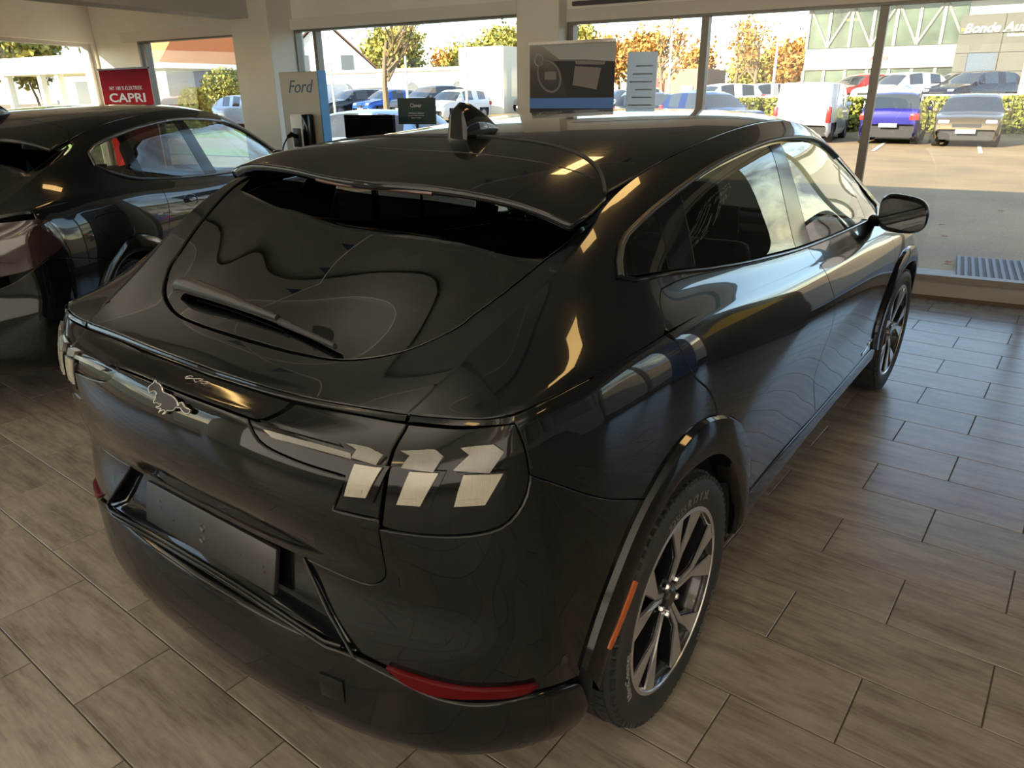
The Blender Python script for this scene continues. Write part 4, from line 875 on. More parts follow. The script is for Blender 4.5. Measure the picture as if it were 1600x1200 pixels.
def tile_mat():
    m = bpy.data.materials.new('wood_look_tile'); m.use_nodes = True; n = m.node_tree.nodes; l = m.node_tree.links; b = n['Principled BSDF']
    tc = n.new('ShaderNodeTexCoord'); oi = n.new('ShaderNodeObjectInfo'); mp = n.new('ShaderNodeMapping'); mp.inputs['Scale'].default_value = (1.1, 6, 1)
    mul = n.new('ShaderNodeVectorMath'); mul.operation = 'SCALE'; cmb = n.new('ShaderNodeCombineXYZ'); mul.inputs['Scale'].default_value = 40
    l.new(oi.outputs['Random'], cmb.inputs[0]); l.new(oi.outputs['Random'], cmb.inputs[1]); l.new(cmb.outputs[0], mul.inputs[0])
    ad = n.new('ShaderNodeVectorMath'); l.new(tc.outputs['Object'], ad.inputs[0]); l.new(mul.outputs[0], ad.inputs[1]); l.new(ad.outputs[0], mp.inputs['Vector'])
    n1 = n.new('ShaderNodeTexNoise'); n1.inputs['Scale'].default_value = 2.2; n1.inputs['Detail'].default_value = 8; n1.inputs['Roughness'].default_value = .62
    l.new(mp.outputs[0], n1.inputs['Vector'])
    n2 = n.new('ShaderNodeTexNoise'); n2.inputs['Scale'].default_value = 26; n2.inputs['Detail'].default_value = 5; l.new(ad.outputs[0], n2.inputs['Vector'])
    cr = n.new('ShaderNodeValToRGB'); e = cr.color_ramp.elements; e[0].position = .36; e[0].color = (.108, .092, .076, 1); e[1].position = .64; e[1].color = (.26, .232, .195, 1)
    k = cr.color_ramp.elements.new(.48); k.color = (.182, .160, .134, 1)
    mp3 = n.new('ShaderNodeMapping'); mp3.inputs['Scale'].default_value = (3.5, 34, 1); n3 = n.new('ShaderNodeTexNoise'); n3.inputs['Scale'].default_value = 2.0; n3.inputs['Detail'].default_value = 10; n3.inputs['Roughness'].default_value = .7
    l.new(ad.outputs[0], mp3.inputs['Vector']); l.new(mp3.outputs[0], n3.inputs['Vector']); m3 = n.new('ShaderNodeMix'); m3.inputs[0].default_value = .38; l.new(n1.outputs[0], m3.inputs[2]); l.new(n3.outputs[0], m3.inputs[3])
    l.new(m3.outputs[0], cr.inputs[0])
    mr = n.new('ShaderNodeMapRange'); mr.inputs[3].default_value = .86; mr.inputs[4].default_value = 1.14; l.new(n2.outputs[0], mr.inputs[0])
    rv = n.new('ShaderNodeMapRange'); rv.inputs[3].default_value = .88; rv.inputs[4].default_value = 1.1; l.new(oi.outputs['Random'], rv.inputs[0])
    m1 = n.new('ShaderNodeMath'); m1.operation = 'MULTIPLY'; l.new(mr.outputs[0], m1.inputs[0]); l.new(rv.outputs[0], m1.inputs[1])
    vs = n.new('ShaderNodeVectorMath'); vs.operation = 'SCALE'; l.new(cr.outputs[0], vs.inputs[0]); l.new(m1.outputs[0], vs.inputs['Scale']); l.new(vs.outputs[0], b.inputs['Base Color'])
    b.inputs['Roughness'].default_value = .27; b.inputs['Specular IOR Level'].default_value = .5
    bp = n.new('ShaderNodeBump'); bp.inputs['Strength'].default_value = .12; bp.inputs['Distance'].default_value = .002; l.new(n2.outputs[0], bp.inputs['Height']); l.new(bp.outputs[0], b.inputs['Normal'])
    return m
def build_floor():
    grout = mat('grout', (.045, .038, .030), rough=.85); tm = tile_mat()
    mb = MB(); poly = [(-10.5, -8), (0.02, -8), (0.02, 9.9), (-1.6, 9.35), (-10.5, 6.5)]
    mb.prism(poly, -.12, -.0035, T=RM); fl = mb.build('floor', grout, None, kind='structure')
    ph = -1.5948; e = Vector((math.cos(ph), math.sin(ph), 0)); nn = Vector((math.sin(ph), -math.cos(ph), 0)); o0 = Vector((1.6487, -1.0913, 0)); Wt, Lt, dl = .3018, .6067, .4856
    inv = RM.inverted(); cl = Vector((-1.5794, -1.5357, 1.6601)); inn = []; part = []
    hx, hy = Lt/2-.002, Wt/2-.002
    def clipd(c):
        a = inv @ c; return inside((a.x, a.y), poly) and a.x < -.02-.0
    for r in range(-14, 42):
        off = dl if r % 2 == 0 else 0
        for k in range(-22, 14):
            c = o0+e*(Lt*(k+.5+off))+nn*(Wt*(r+.5)); cs = [c+e*(sx*hx)+nn*(sy*hy) for sx in (-1, 1) for sy in (-1, 1)]
            ok = [clipd(q) for q in cs]
            if not any(ok): continue
            v = c-cl; z = v.dot(f_); 
            vis = False
            if z > .2:
                px = 800+1136.84*v.dot(rr)/z; py = 600+1136.84*v.dot(dd)/z
                m_ = 500/z; vis = -m_ < px < 1600+m_ and -60 < py < 1200+m_
            # hidden under / behind the car?
            (inn if all(ok) else part).append((0 if vis else 1, v.length, c))
    inn.sort(key=lambda q: (q[0], q[1]))
    R = Matrix((e, nn, Vector((0, 0, 1)))).transposed().to_4x4()
    if R.determinant() < 0: R = Matrix((e, -nn, Vector((0, 0, 1)))).transposed().to_4x4()
    b = MB(); g = .0016; v = [(-hx, -hy, -.0034), (hx, -hy, -.0034), (hx, hy, -.0034), (-hx, hy, -.0034), (-hx, -hy, -g), (hx, -hy, -g), (hx, hy, -g), (-hx, hy, -g), (-hx+g, -hy+g, 0), (hx-g, -hy+g, 0), (hx-g, hy-g, 0), (-hx+g, hy-g, 0)]
    f = [(0, 1, 5, 4), (1, 2, 6, 5), (2, 3, 7, 6), (3, 0, 4, 7), (4, 5, 9, 8), (5, 6, 10, 9), (6, 7, 11, 10), (7, 4, 8, 11), (8, 9, 10, 11)]
    me = bpy.data.meshes.new('tile'); me.from_pydata(v, [], f); me.materials.append(tm)
    for i, (_, _, c) in enumerate(inn[:300]):
        o = bpy.data.objects.new('tile', me); COL.objects.link(o); o.parent = fl; M_ = R.copy(); M_.translation = c; o.matrix_local = M_
    mb = MB()
    for _, _, c in inn[300:]:
        M_ = R.copy(); M_.translation = c; mb.add(v, f, T=M_)
    for _, _, c in part:   # tiles cut at the wall
        M_ = R.copy(); M_.translation = c; V2 = []
        for q in v:
            w = M_ @ Vector(q); a = inv @ w; a.x = min(a.x, -.015); V2.append(RM @ a)
        mb.add(V2, f)
    mb.build('far_tiles', tm, fl, fixn=False, kind='stuff')

def glazing(name, y0, y1, z0, z1, mull, x=0.0, T=None, fm=None, w=.06, dep=.10, top=.10, mullz=()):
    """a window: pane(s), frame bars and mullions as its parts; runs along local y"""
    T = T or RM; fm = fm or framem
    b = MB(); b.box((x-dep/2, y0, z0-.0), (x+dep/2, y1, z0+w), T=T); b.box((x-dep/2, y0, z1-top), (x+dep/2, y1, z1), T=T)
    b.box((x-dep/2, y0, z0+w), (x+dep/2, y0+w, z1-top), T=T); b.box((x-dep/2, y1-w, z0+w), (x+dep/2, y1, z1-top), T=T)
    fr = b.build(name, fm, None, kind='structure')
    ys = [y0+w]+list(mull)+[y1-w]
    for i in range(len(ys)-1):
        a, c = ys[i]+(w/2 if i else 0), ys[i+1]-(w/2 if i < len(ys)-2 else 0)
        mb = MB(); mb.box((x-.006, a, z0+w), (x+.006, c, z1-top), T=T); mb.build('pane', pane, fr)
    for m_ in mull:
        mb = MB(); mb.box((x-dep/2, m_-w/2, z0+w), (x+dep/2, m_+w/2, z1-top), T=T, ch=.004); mb.build('mullion', fm, fr)
    return fr
def wall_seg(name, p, q, z0, z1, th, m):
    """upright wall between two room-frame points"""
    a = Vector((*p, 0)); b_ = Vector((*q, 0)); u = (b_-a).normalized(); nrm = Vector((-u.y, u.x, 0))*th
    mb = MB(); mb.prism([(a.x, a.y), (b_.x, b_.y), (b_.x+nrm.x, b_.y+nrm.y), (a.x+nrm.x, a.y+nrm.y)], z0, z1, T=RM); return mb.build(name, m, None, kind='structure')
def build_room():
    build_floor()
    H = 2.95
    # front glass wall (local x = 0): right group, pillar, left group, pillar, corner bay
    S_box('wall_front', (-.06, -8, 2.42), (.24, 2.09, H), wallm); S_box('wall_front', (-.06, 2.55, 2.52), (.24, 9.8, H), wallm)
    S_box('trim_1', (-.07, -8, 2.31), (.10, 2.09, 2.42), mat('header', (.66, .62, .54), rough=.5))
    S_box('trim_2', (-.10, 2.55, 2.41), (.10, 9.0, 2.53), mat('header2', (.78, .74, .66), rough=.5))
    S_box('baseboard_front', (-.05, -8, 0), (.10, 9.8, .15), mat('sill_grey', (.33, .32, .30), rough=.5)); S_box('baseboard_front', (-.085, -8, 0), (-.05, 2.09, .02), mat('sill_brown', (.11, .07, .045), rough=.7))
    glazing('window_1', -8, 2.09, .13, 2.34, [-6.3, -4.9, -3.5, -2.1, -.70, .735], w=.065, top=.05)
    glazing('window_2', 2.55, 5.75, .13, 2.44, [5.40], fm=framem, w=.05, top=.05)
    glazing('window_3', 6.40, 8.72, .13, 2.44, [8.58], fm=framem, w=.04, top=.05)
    S_box('wall_front', (-.24, 2.09, 0), (.12, 2.55, H), mat('pillar_cream', (.80, .76, .66), rough=.7), ch=.01)
    S_box('wall_front', (-.45, 5.72, 0), (.10, 6.34, H), mat('pillar_cream', (.70, .66, .56)), ch=.01)
    S_box('wall_front', (-.05, 8.72, 0), (.15, 9.85, H), wallm)
    # angled left wall with its windows
    A = Vector((0, 9.80, 0)); Bp = Vector((-1.56, 9.30, 0)); u = (Bp-A).normalized(); ang = math.atan2(u.y, u.x)
    TL = RM @ Matrix.Translation(A) @ Matrix.Rotation(ang-PI/2, 4, 'Z')       # local +y runs along the wall away from the corner
    def L_box(name, a, b, m, **k): mb = MB(); mb.box(a, b, T=TL); return mb.build(name, m, None, kind='structure')
    L_box('wall_left', (-.1, 0, 0), (.12, .14, H), wallm); L_box('wall_left', (-.1, .14, 2.42), (.12, 10.6, H), wallm); L_box('wall_left', (-.1, .14, 0), (.12, 10.6, .35), wallm)
    for i, (a, c) in enumerate(((.14, 3.0), (3.3, 6.3), (6.6, 9.8))):
        glazing('window_%d' % (4+i), a, c, .35, 2.42, [(a+c)/2] if i else [], T=TL, fm=framew, w=.06, top=.05)
        L_box('wall_left', (-.1, c, .35), (.12, c+.3, 2.42), wallm)
    # right and rear walls (behind the camera; they only show as reflections)
    S_box('wall_right', (-10.5, -8.2, 0), (.2, -8.0, .5), wallm); S_box('wall_right', (-10.5, -8.2, 2.5), (.2, -8.0, H), wallm)
    for i, (a, c) in enumerate(((-10.2, -6.2), (-5.8, -3.2), (-2.8, -.2))):
        TR = RM @ Matrix.Translation((c, -8.1, 0)) @ Matrix.Rotation(PI/2, 4, 'Z')
        glazing('window_%d' % (7+i), 0, c-a, .5, 2.5, [(c-a)/2], T=TR, fm=framew)
    for x in (-10.5, -6.2, -3.2, -.2): S_box('wall_right', (x, -8.2, .5), (x+.4 if x > -10 else x+.3, -8.0, 2.5), wallm)
    S_box('wall_back', (-10.7, -8.2, 0), (-10.5, 6.9, H), wallm)
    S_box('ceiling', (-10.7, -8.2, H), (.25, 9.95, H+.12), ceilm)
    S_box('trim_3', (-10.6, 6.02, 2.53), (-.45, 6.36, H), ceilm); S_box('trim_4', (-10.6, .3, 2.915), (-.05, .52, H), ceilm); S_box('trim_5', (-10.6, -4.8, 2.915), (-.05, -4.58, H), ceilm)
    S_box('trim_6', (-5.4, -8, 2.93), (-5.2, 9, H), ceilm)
    # flat roof outside, its edge throws the shade line on the paving
    S_box('roof', (-11, -8.6, H+.12), (.55, 10.3, 3.36), mat('roof_felt', (.10, .10, .10), rough=.9)); S_box('wall_outer', (-11, -30, 0), (.4, -8.6, 3.36), wallm)
    # blind rail
    mb = MB(); mb.box((-.14, -7.9, 2.44), (-.09, 2.0, 2.475), T=RM); mb.build('blind_rail', mat('rail_dark', (.05, .045, .04), rough=.5), None, label='dark curtain rail above the large front windows', category=None) if False else mb.build('trim_7', mat('rail_dark', (.05, .045, .04), rough=.5), None, kind='structure')
    # recessed ceiling lamps: warm panels
    em = mat('lamp_panel', (1, .8, .5), emit=(1, .62, .22), es=13.0)
    em2 = mat('lamp_panel_white', (1, 1, 1), emit=(1, .95, .85), es=9.0)
    rim_ = mat('lamp_rim', (.8, .8, .78), rough=.4)
    spots = [(1.95, .42, .62, .17, 'above the roof of the foreground car, left of its centre line'), (1.62, -1.00, .62, .17, 'above the roof edge of the foreground car'), (1.05, -1.22, .34, .22, 'small, above the rear door of the foreground car'), (-4.4, .25, .6, .3, 'well behind the foreground car'),
             (-4.2, -3.2, .6, .3, 'behind the camera on the right'), (1.2, 3.6, .6, .17, 'above the left-hand dark car'), (-1.8, 3.9, .6, .3, 'to the left behind the tail'), (-5.6, 3.4, .6, .3, 'rear left of the hall'), (1.9, -4.2, .6, .3, 'right side of the hall'), (-1.7, -4.4, .6, .3, 'to the right of the camera')]
    for i, (x, y, l, w, where) in enumerate(spots):
        T = Matrix.Translation((x, y, H)) @ Matrix.Rotation(TH, 4, 'Z')
        r = empty('ceiling_lamp', (x, y, H), TH, label='flat warm ceiling lamp '+where, cat='ceiling lamp', group='ceiling lamps')
        b = MB(); b.box((-l/2-.02, -w/2-.02, -.012), (l/2+.02, -w/2, 0)); b.box((-l/2-.02, w/2, -.012), (l/2+.02, w/2+.02, 0)); b.box((-l/2-.02, -w/2, -.012), (-l/2, w/2, 0)); b.box((l/2, -w/2, -.012), (l/2+.02, w/2, 0)); b.build('lamp_frame', rim_, r)
        b = MB(); b.box((-l/2, -w/2, -.008), (l/2, w/2, -.002)); b.build('diffuser', em, r)
    # unseen fill lights, added as long troughs behind the camera to brighten the ceiling
    for i, y in enumerate((-6.4, -3.9, -1.4, 1.1, 3.6)):
        r = empty('fill_uplight', rp(-8.0, y, 2.34), TH, label='long pale uplight trough added to brighten the room, hanging under the ceiling, behind the camera, %s' % ('first from the right', 'second from the right', 'middle one', 'second from the left', 'first from the left')[i], cat='ceiling lamp')
        b = MB(); b.box((-2.3, -.08, 0), (2.3, .08, .03)); b.box((-2.3, -.09, 0), (2.3, -.08, .06)); b.box((-2.3, .08, 0), (2.3, .09, .06)); b.build('trough', rim_, r)
        for x in (-2.1, 2.1): b = MB(); b.tube([(x, 0, .03), (x, 0, .61)], .006, 6); b.build('hanger', rim_, r)
        ld = bpy.data.lights.new('fill_uplight_lamp', 'AREA'); ld.shape = 'RECTANGLE'; ld.size = 4.5; ld.size_y = .16; ld.energy = FILL_UPLIGHT_W; ld.color = (1, .91, .77)
        lo = bpy.data.objects.new('fill_uplight_lamp', ld); COL.objects.link(lo); lo.parent = r; lo.location = (0, 0, .05); lo.rotation_euler = (PI, 0, 0)
FILL_UPLIGHT_W = 80
def back_fill():  # added glowing panel, out of view: it brightens the walls round the windows
    r = empty('fill_panel', rp(-10.42, -.6, 1.45), TH, label='wide softly glowing panel added on the back wall to brighten the room, behind the camera', cat='fill light')
    b = MB(); b.box((-.08, -5.6, -1.1), (0, 5.6, 1.1)); b.build('frame', mat('lamp_rim', (.8, .8, .78)), r)
    b = MB(); b.box((0, -5.5, -1.0), (.01, 5.5, 1.0)); b.build('fill_sheet', mat('fill_glow', (.9, .86, .78), emit=(1, .90, .76), es=2.5), r)

def sign_text(txt, size, T, m, parent, name='lettering', depth=.001, **k):
    v, f = text_mesh(txt, size, depth, **k); b = MB(); b.add(v, f, T=T); return b.build(name, m, parent, fixn=False)
def furnish():
    white = mat('print_white', (.85, .85, .85), rough=.6); 
    # charging column with wallbox and cable
    x, y = -.62, 5.10
    r = empty('charging_column', rp(x, y), TH, label='pale charging column with a blue script word, beside the left pillar', cat='charging column')
    b = MB(); b.box((-.06, -.30, 0), (.06, .30, 1.93), ch=.01); b.build('column', mat('column_beige', (.50, .48, .42), rough=.5), r)
    b = MB(); b.box((-.062, -.302, 0), (.062, -.285, 1.935)); b.build('edge_strip', mat('strip_blue', (.03, .25, .55), rough=.4), r)
    Tt = Matrix.Translation((-.0625, .0, 1.77)) @ frame((0, 0, 0), (0, -1, 0), (0, 0, 1))
    sign_text('Ford', .19, Tt, mat('logo_blue', (.03, .10, .22), rough=.5), r, shear=.35)
    wb = empty('wallbox', rp(x-.07, y-.05, 1.30), TH, label='white and black wallbox with a plugged-in cable on the charging column', cat='charger')
    b = MB(); b.box((-.12, -.13, -.20), (0, .13, .20), ch=.03); b.build('case', mat('case_white', (.78, .76, .72), rough=.35), wb, smooth=40)
    b = MB(); b.box((-.125, -.14, -.20), (.0, -.05, .19), ch=.02); b.build('side_panel', gloss, wb, smooth=40)
    b = MB(); b.box((-.132, -.03, -.16), (-.11, .09, .04), ch=.008); b.build('socket_plate', satin, wb, smooth=40)
    b = MB(); b.tube([(-.13, .03, -.05), (-.20, .04, -.02), (-.24, .06, -.05)], [.022, .028, .018], 10); b.build('plug', gloss, wb, smooth=50)
    b = MB(); b.tube(resample([(-.24, .06, -.05), (-.27, .12, -.16), (-.22, .17, -.5), (-.2, .12, -.9), (-.12, .10, -1.1), (-.1, .2, -1.285), (-.25, .4, -1.29)], 30), .008, 6); b.build('cable', rubber, wb, smooth=50)
    # small dark sign and a screen
    r = empty('counter_sign', rp(-.9, 3.32), TH, label='small dark green sign headed Clever on a stand by the window', cat='sign')
    b = MB(); b.box((-.012, -.225, 1.40), (.012, .225, 1.645)); b.build('board', mat('sign_green', (.012, .035, .032), rough=.5), r)
    b = MB(); b.box((-.01, -.012, 0), (.01, .012, 1.40)); b.box((-.12, -.12, 0), (.12, .12, .012)); b.build('stand', satin, r)
    sign_text('Clever', .052, Matrix.Translation((-.0135, 0, 1.575)) @ frame((0, 0, 0), (0, -1, 0), (0, 0, 1)), white, r)
    for i in range(3): sign_text(('Opladning til din elbil hjemme', 'og ude med aftale i hele landet', 'Spørg os i butikken')[i], .016, Matrix.Translation((-.0135, 0, 1.505-.022*i)) @ frame((0, 0, 0), (0, -1, 0), (0, 0, 1)), white, r)
    r = empty('screen', rp(-1.1, 3.77), TH, label='black screen seen over the roof, left of the small green sign', cat='screen')
    b = MB(); b.box((-.015, -.32, 1.27), (.015, .32, 1.495), ch=.005); b.build('panel', gloss, r); b = MB(); b.box((-.02, -.03, .0), (.02, .03, 1.27)); b.box((-.18, -.25, 0), (.18, .25, .015)); b.build('stand', satin, r)
    # roll-up banner with a dashboard picture
    r = empty('banner', rp(-.55, 1.80), TH, label='roll-up banner with a photo of a car dashboard, in front of the middle pillar', cat='banner')
    b = MB(); b.box((-.002, -.43, .08), (.002, .43, 2.10)); b.build('print', banner_mat(), r); b = MB(); b.box((-.012, -.435, 2.09), (.012, .435, 2.115)); b.build('top_rail', chrome, r); b = MB(); b.box((-.07, -.44, 0), (.07, .44, .08), ch=.02); b.build('foot', satin, r)
    b = MB(); b.box((-.004, -.43, 1.54), (-.0025, .43, 1.63)); b.build('blue_band', mat('band_blue', (.08, .22, .62), rough=.5), r)
    dash_print(r)
    # red banner near the corner
    r = empty('banner', rp(-.75, 8.12), TH, label='red roll-up banner with white lettering near the room corner', cat='banner')
    b = MB(); b.box((-.002, -.52, .06), (.002, .52, 2.03)); b.build('print', red_grad(), r); b = MB(); b.box((-.012, -.53, 2.025), (.012, .53, 2.045)); b.build('top_rail', satin, r); b = MB(); b.box((-.07, -.53, 0), (.07, .53, .07), ch=.02); b.build('foot', satin, r)
    T0 = frame((0, 0, 0), (0, -1, 0), (0, 0, 1))
    sign_text('NY 100 % ELEKTRISK', .066, Matrix.Translation((-.004, 0, 1.80)) @ T0, white, r, xs=1.15)
    sign_text('CAPRI', .15, Matrix.Translation((-.004, 0, 1.68)) @ T0, white, r, xs=1.9, bold=.003)
    # pale info panel stuck behind the glass
    r = empty('info_panel', rp(.10, 1.36), TH, label='translucent white notice panel on the glass right of the dashboard banner', cat='sign')
    b = MB(); b.box((0, -.15, .6), (.01, .15, 2.03)); b.build('sheet', translucent('sheet_white', (.80, .80, .78)), r)
    for i in range(6):
        b = MB(); b.box((-.002, -.11, 1.9-.07*i), (0, .06+.03*(i % 3), 1.912-.07*i)); b.build('print_line', mat('grey_print', (.45, .45, .46), rough=.6), r)
    # poster and banner out of frame on the right: they show in the side windows and doors
    r = empty('banner', rp(-.8, -3.05), TH, label='dark roll-up banner with a yellow car, beyond the right edge of the photo', cat='banner')
    b = MB(); b.box((-.002, -.48, .08), (.002, .48, 2.15)); b.build('print', mat('poster_dark', (.035, .033, .035), rough=.5), r)
    v, f = text_mesh('Ny elektrisk\nPuma Gen-E\nfra Select', .10, .001); b = MB(); b.add(v, f, T=Matrix.Translation((-.004, 0, 1.78)) @ T0); b.build('lettering', white, r, fixn=False)
    b = MB(); b.prism([(-.38, .95), (-.40, 1.12), (-.22, 1.20), (-.08, 1.36), (.16, 1.36), (.30, 1.20), (.38, 1.12), (.38, .95)], -.006, -.003, 'yz'); b.build('yellow_car_picture', mat('yellow_print', (.75, .55, .03), rough=.5), r)
    b = MB(); b.box((-.07, -.49, 0), (.07, .49, .08), ch=.02); b.build('foot', satin, r)
    r = empty('banner', rp(-.9, -4.2), TH, label='blue and white roll-up banner, further right beyond the photo edge', cat='banner')
    b = MB(); b.box((-.002, -.45, .08), (.002, .45, 2.1)); b.build('print', mat('poster_blue', (.02, .10, .42), rough=.5), r); b = MB(); b.box((-.07, -.46, 0), (.07, .46, .08), ch=.02); b.build('foot', satin, r)
    v, f = text_mesh('KOM IND\nOG PRØV', .17, .001); b = MB(); b.add(v, f, T=Matrix.Translation((-.004, 0, 1.3)) @ T0); b.build('lettering', white, r, fixn=False)
    pennants()
def banner_mat():
    m = mat('dash_photo', (.10, .095, .09), rough=.5); n = m.node_tree.nodes; l = m.node_tree.links; b = n['Principled BSDF']
    tc = n.new('ShaderNodeTexCoord'); sp = n.new('ShaderNodeSeparateXYZ'); cr = n.new('ShaderNodeValToRGB'); mr = n.new('ShaderNodeMapRange'); mr.inputs[1].default_value = 1.6; mr.inputs[2].default_value = 2.1
    l.new(tc.outputs['Object'], sp.inputs[0]); l.new(sp.outputs['Z'], mr.inputs[0]); l.new(mr.outputs[0], cr.inputs[0]); l.new(cr.outputs[0], b.inputs['Base Color'])
    e = cr.color_ramp.elements; e[0].color = (.015, .014, .014, 1); e[1].color = (.34, .33, .31, 1); k = e.new(.55); k.color = (.07, .065, .06, 1); return m
def red_grad():
    m = mat('red_print', (.5, .02, .02), rough=.9, spec=.1); n = m.node_tree.nodes; l = m.node_tree.links; b = n['Principled BSDF']
    tc = n.new('ShaderNodeTexCoord'); sp = n.new('ShaderNodeSeparateXYZ'); cr = n.new('ShaderNodeValToRGB'); mr = n.new('ShaderNodeMapRange'); mr.inputs[1].default_value = 1.5; mr.inputs[2].default_value = 2.05
    l.new(tc.outputs['Object'], sp.inputs[0]); l.new(sp.outputs['Z'], mr.inputs[0]); l.new(mr.outputs[0], cr.inputs[0]); l.new(cr.outputs[0], b.inputs['Base Color'])
    e = cr.color_ramp.elements; e[0].color = (.62, .03, .03, 1); e[1].color = (.16, .01, .03, 1); return m
def dash_print(r):
    """flat printed picture on the banner: wheel, screen, vents"""
    def pr(name, poly, m, x=-.004): b = MB(); b.prism([(-p[0], p[1]) for p in poly], x, x+.001, 'yz'); b.build(name, m, r)
    g1 = mat('pr_grey', (.22, .21, .20), rough=.6); g2 = mat('pr_dark', (.02, .02, .022), rough=.6); g3 = mat('pr_light', (.42, .44, .46), rough=.6)
    pr('printed_view', [(-.30, 2.08), (.43, 2.08), (.43, 1.93), (.10, 1.955), (-.12, 1.96)], g3, -.0035)
    pr('printed_dashboard', [(-.2, 1.95), (.43, 1.93), (.43, 1.63), (-.02, 1.63), (-.1, 1.8)], g2)
    pr('printed_screen', [(.04, 1.90), (.30, 1.88), (.26, 1.70), (.02, 1.74)], g1, -.0048)
    pr('printed_vent', [(.04, 1.945), (.34, 1.93), (.33, 1.905), (.05, 1.915)], g1, -.0048)
    b = MB(); pts = [(-.0055, -(-.22+.115*math.cos(a)-.03*math.sin(a)), 1.82+.135*math.sin(a)) for a in np.linspace(0, 2*PI, 28)]
    b.tube(pts, .012, 6, T=None); b.build('printed_wheel', g1, r); b = MB(); b.box((-.006, .15, 1.79), (-.004, .27, 1.86)); b.build('printed_hub', g1, r)
    b = MB(); b.tube([(-.0055, -(-.33+.045*math.cos(a)), 1.96+.05*math.sin(a)) for a in np.linspace(0, 2*PI, 14)], .006, 6); b.build('printed_mirror', g3, r)
def pennants():
    bl = mat('pennant_navy', (.01, .02, .07), rough=.6)
    r = empty('pennant_string', (-.35, 2.6, 2.7), 0, label='string of small navy pennants under the ceiling, left of the foreground car', cat='bunting')
    A = Vector((3.2, -2.3, 2.80)); B = Vector((-3.8, 2.2, 2.80)); pts = []
    A = Vector((2.0, -.2, 2.85)); B = Vector((-2.2, 3.9, 2.85))
    off = Vector((-.35, 2.6, 2.7))
    for i in range(41): t = i/40; p_ = A.lerp(B, t); p_.z -= .22*(1-abs((t*4) % 1*2-1)**2); pts.append(p_-off)
    b = MB(); b.tube(pts, .004, 5); b.build('cord', white_(), r)
    for i in range(1, 40, 2):
        p_ = pts[i]; u = (pts[i+1]-pts[i-1]).normalized(); b = MB(); q = [p_-u*.04, p_+u*.04, p_+Vector((0, 0, -.11))]; b.add([*q, *[w+Vector((.001, .001, 0)) for w in q]], [(0, 1, 2), (5, 4, 3), (0, 2, 5, 3), (1, 4, 5, 2), (0, 3, 4, 1)]); b.build('pennant', bl, r)
def white_(): return mat('cord_white', (.7, .7, .7), rough=.7)
